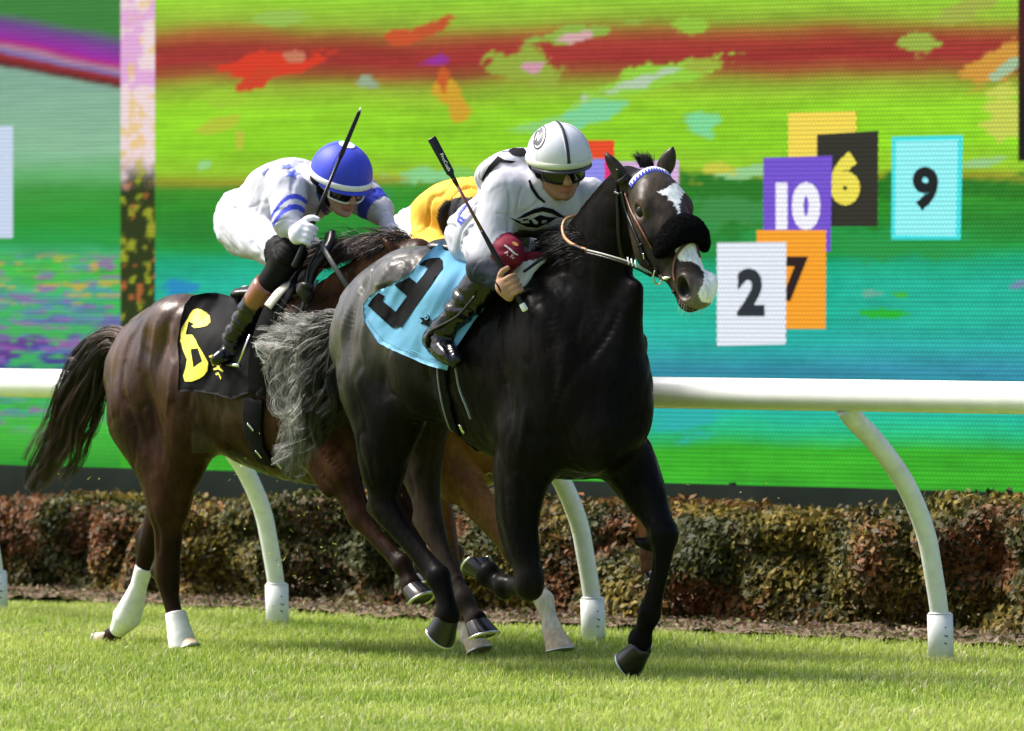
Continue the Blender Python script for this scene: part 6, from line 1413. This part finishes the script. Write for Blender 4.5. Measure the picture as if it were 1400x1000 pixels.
# reins
def cord(fr, name, pts, m, par, r, n=8): P = catmull(np.array(pts, float), n); V, F = sweep(P, r, 8); return add(name, V, F, m, par)
R1 = [snA(893, 373, .014)[0], h(876, 366, .13), h(856, 357, .165), h(826, 348, .19), h(802, 342, .19), h(786, 336, .17), h(773, 326, .14), h(769, 312, .11), h(774, 300, .08), h(790, 294, .03)]
cord(fA, 'rein', R1[:5], m_white if False else mat('rein_grey', (.30, .29, .26), .35), br_, .0038); cord(fA, 'rein_grip', R1[4:], m_tan, br_, .0062)
cord(fA, 'rein', [p+np.array([.0, -.004, -.010]) for p in R1[:5]], m_blk, br_, .0045)
cord(fA, 'rein', [h(800, 342, .19), h(782, 336, .17), h(766, 340, .14), h(744, 352, .12), h(716, 372, .20)], m_blk, br_, .006)
for dx in (0, 5, 10): V, F = sweep(np.array([h(858+dx, 352+dx*.4, .17), h(860+dx, 362+dx*.4, .17)]), .0028, 6); add('rein_stitch', V, F, m_white, br_)
for x, y in ((838, 250), (827, 266)): q = h(x, y, .03); V, F = sweep(np.array([q, q+[0, 0, .022]]), [.011, .010], 10); add('mane_braid', V, F, m_hairb, rA)
snA.strap('breast_strap', [(884, 440), (876, 470), (868, 500)], .02, .006, m_blk, br_, .004) if False else None
# ---------------------------------------------------------------- tack of horse 6
h = fB.h; scB = fB.root('saddlecloth', h(320, 410)); tag(scB, 'black saddlecloth with a yellow 6 on the brown horse', 'saddlecloth')
clothB = [(262, 408), (280, 404), (305, 402), (340, 404), (372, 412), (388, 440), (392, 480), (384, 522), (378, 545), (340, 538), (318, 546), (300, 540), (278, 536), (262, 534), (245, 536), (247, 505), (245, 470), (248, 440), (253, 420)]
m_cb = mat('number_cloth_black', (.005, .005, .006), .7, spec=.1, bump=.15, bscale=250); m_yel = mat('numeral_yellow', (.75, .64, .06), .6)
foB = snB.decal('cloth', [clothB], m_cb, scB, .020, 4, .004, folds(fB, .020, (30, -55), 17), relax=14)
CV = np.array([tuple(v.co) for v in foB.data.vertices])+np.array(scB['org']); snCB = Snap(fB, CV, [tuple(p.vertices) for p in foB.data.polygons])
six = [(256.5, 436), (260, 429), (264, 424), (270, 422.5), (275, 424), (282, 428), (287, 432.6), (288, 441), (283, 446), (275, 448), (266, 449), (262, 446), (266, 443.6), (258, 440), (254, 458), (263, 458), (268, 465), (271, 472), (279, 485), (285, 496), (284, 507), (279, 514), (273, 518), (262, 522), (253, 522), (250.5, 514), (254, 504), (256, 492), (250, 478), (246.5, 465.6), (247.7, 450)]
snCB.decal('numeral', [six, [(261, 477.7), (271, 476.6), (277, 494), (265, 503)]], m_yel, foB, .004, 3)
for k, (a, b) in enumerate((((288, 492), (304, 496)), ((290, 498), (301, 502)), ((292, 504), (306, 507)), ((295, 511), (303, 517)), ((286, 487), (296, 489)))):
    snCB.decal('club_mark', [[(a[0], a[1]), (lerp(a[0], b[0], .5), a[1]-2.0), (b[0], b[1]), (b[0]-1, b[1]+2.4), (lerp(a[0], b[0], .5), a[1]+1.2), (a[0]+1, a[1]+2.6)]], m_yel, foB, .004, 2)
sb = fB.root('saddle', h(350, 400)); tag(sb, 'small racing saddle with a cream flap and a silver stirrup on the brown horse', 'saddle')
s_ = Sdf(); s_.tube([h(348, 402, 0), h(368, 400, 0), h(398, 388, 0)], [(.12, .035), (.09, .03), (.11, .05)], k=.02, tag=1)
V, Q = s_.build(axis(h(310, 400)[0]-.1, h(410, 400)[0]+.12, .009), axis(-.2, .2, .009), axis(h(350, 420)[2]-.12, h(350, 380)[2]+.14, .009)); add('seat', V, Q, m_blk, sb)
m_cr = mat('cream_leather', (.56, .52, .42), .55, bump=.2, bscale=90)
V, F = sweep(catmull(np.array([h(412, 372, .10), h(400, 384, .20), h(382, 400, .29), h(366, 420, .33)]), 6), [(.022, .006)]*19, 8, flat=[unit([.3, -.8, .5])]*19); add('flap', V, F, m_cr, sb)
V, F = sweep(catmull(np.array([h(372, 424, .30), h(364, 442, .31), h(356, 460, .31)]), 6), [(.015, .005)]*13, 8, flat=[unit([.2, -.95, .2])]*13); add('flap', V, F, m_cr, sb)
V, F = sweep(catmull(np.array([h(404, 376, .12), h(392, 394, .25), h(376, 420, .31), h(362, 450, .32), h(352, 490, .31), h(352, 540, .29)]), 5), [(.050, .006)]*26, 8, flat=[unit([.2, -.95, .2])]*26); add('flap', V, F, m_black, sb)
P = np.array([h(342, 458, .33), h(334, 478, .335), h(325, 500, .34)]); V, F = sweep(P, .0055, 8); stB = add('stirrup', V, F, m_steel, sb)
V, F = sweep(np.array([h(327, 500, .34), h(312, 499, .30)]), [(.010, .006)]*2, 8, flat=[[0, 0, 1]]*2); add('stirrup_tread', V, F, m_steel, stB)
ell_e = [h(377, 352+20, .02)+np.array([math.cos(t)*.0, math.cos(t)*.045, math.sin(t)*.04]) for t in np.linspace(0, 6.28, 18)]
V, F = join([sweep(np.array([h(333, 404, .05), h(336, 402, -.02)]), [.036, .034], 20)]); add('weight_pad', V, F, m_white, sb)
snB.strap('girth', [(348, 545), (346, 580), (352, 610), (366, 635)], .11, .008, m_black, sb, .012)
for x, y in ((345, 582), (356, 618), (382, 632)): snB.strap('buckle', [(x-4, y-3), (x, y+1), (x+4, y+6)], .012, .006, m_steel, sb, .022)
brB = fB.root('bridle', h(540, 340)); tag(brB, 'black bridle and knotted reins lying along the neck of the brown horse', 'bridle')
def cordB(name, pts, m, wd, th=.004, nrm=(0, -1, .2)):
    P = catmull(np.array([h(*p) for p in pts]), 7); V, F = sweep(P, [(wd/2, th)]*len(P), 8, flat=[unit(nrm)]*len(P)); return add(name, V, F, m, brB)
m_rein = mat('rein_rubber', (.05, .052, .055), .5, bump=.3, bscale=120)
cordB('rein', [(438, 332, .20), (452, 356, .22), (466, 378, .21), (478, 396, .19), (490, 410, .17)], m_rein, .022, .005)
cordB('rein', [(452, 346, .10), (464, 334, .06), (484, 326, .02), (505, 325, -.03), (530, 334, -.08)], m_rein, .022, .005, (0, -.4, 1))
cordB('rein', [(452, 320, .12), (450, 332, .15), (440, 350, .19), (426, 370, .22), (420, 392, .24)], m_blk, .050, .014)
cordB('rein', [(436, 340, .22), (424, 360, .24), (420, 378, .25), (420, 396, .25), (414, 416, .26)], m_blk, .010, .004)
cordB('neck_strap', [(434, 384, .20), (428, 396, .24), (416, 420, .27), (402, 440, .28), (388, 456, .29), (382, 474, .29)], mat('strap_grey', (.10, .10, .11), .35), .014)
cordB('neck_strap', [(417, 392, .26), (416, 412, .27), (408, 434, .285), (396, 446, .29), (384, 464, .295)], m_blk, .020, .006)
s_ = Sdf(); s_.ell(h(416, 397, .27), (.038, .03, .036), tag=1); s_.ell(h(421, 405, .265), (.026, .028, .034), k=.01, tag=1); s_.tube([h(408, 391, .27), h(416, 389, .29), h(426, 393, .27)], [.012, .014, .012], k=.006, tag=1)
c0 = h(416, 397, .27); V, Q = s_.build(axis(c0[0]-.09, c0[0]+.09, .005), axis(c0[1]-.08, c0[1]+.08, .005), axis(c0[2]-.09, c0[2]+.09, .005), 1); add('rein_knot', V, Q, m_blk, brB)
P = [h(408, 455, .33)+np.array([math.cos(t)*.030, 0, math.sin(t)*.026]) for t in np.linspace(0, 2*math.pi, 24)]; V, F = sweep(np.array(P), .0052, 8, cap=False); add('ring', V, F, m_rein, brB)
P = [h(350, 476, .33), h(352, 470, .33), h(348, 480, .335), h(356, 492, .33), h(366, 497, .32)]; cordB('ring_strap', [(350, 470, .34), (352, 482, .34), (360, 493, .33), (368, 495, .31)], m_steel, .008)
# girth of the bay horse
h = fC.h; sc_ = fC.root('saddle', h(600, 400)); tag(sc_, 'dark saddle and girth of the bay horse, glimpsed behind the black horse', 'saddle')
snC.strap('girth', [(592, 560), (584, 585), (580, 612), (580, 640), (590, 664)], .07, .01, m_black, sc_, .010); snC.strap('girth_trim', [(579, 622), (584, 634), (588, 646)], .010, .010, m_blue, sc_, .018)
s_ = Sdf(); s_.tube([h(560, 405, 0), h(600, 402, 0), h(640, 396, 0)], [(.13, .04), (.10, .03), (.12, .05)], k=.02, tag=1)
V, Q = s_.build(axis(h(540, 400)[0]-.1, h(660, 400)[0]+.12, .012), axis(-.2, .2, .012), axis(h(600, 430)[2]-.12, h(600, 380)[2]+.14, .012)); add('seat', V, Q, m_blk, sc_)
# drop helper properties
for o in bpy.data.objects:
    for k in ('org', '_m'):
        if k in o: del o[k]
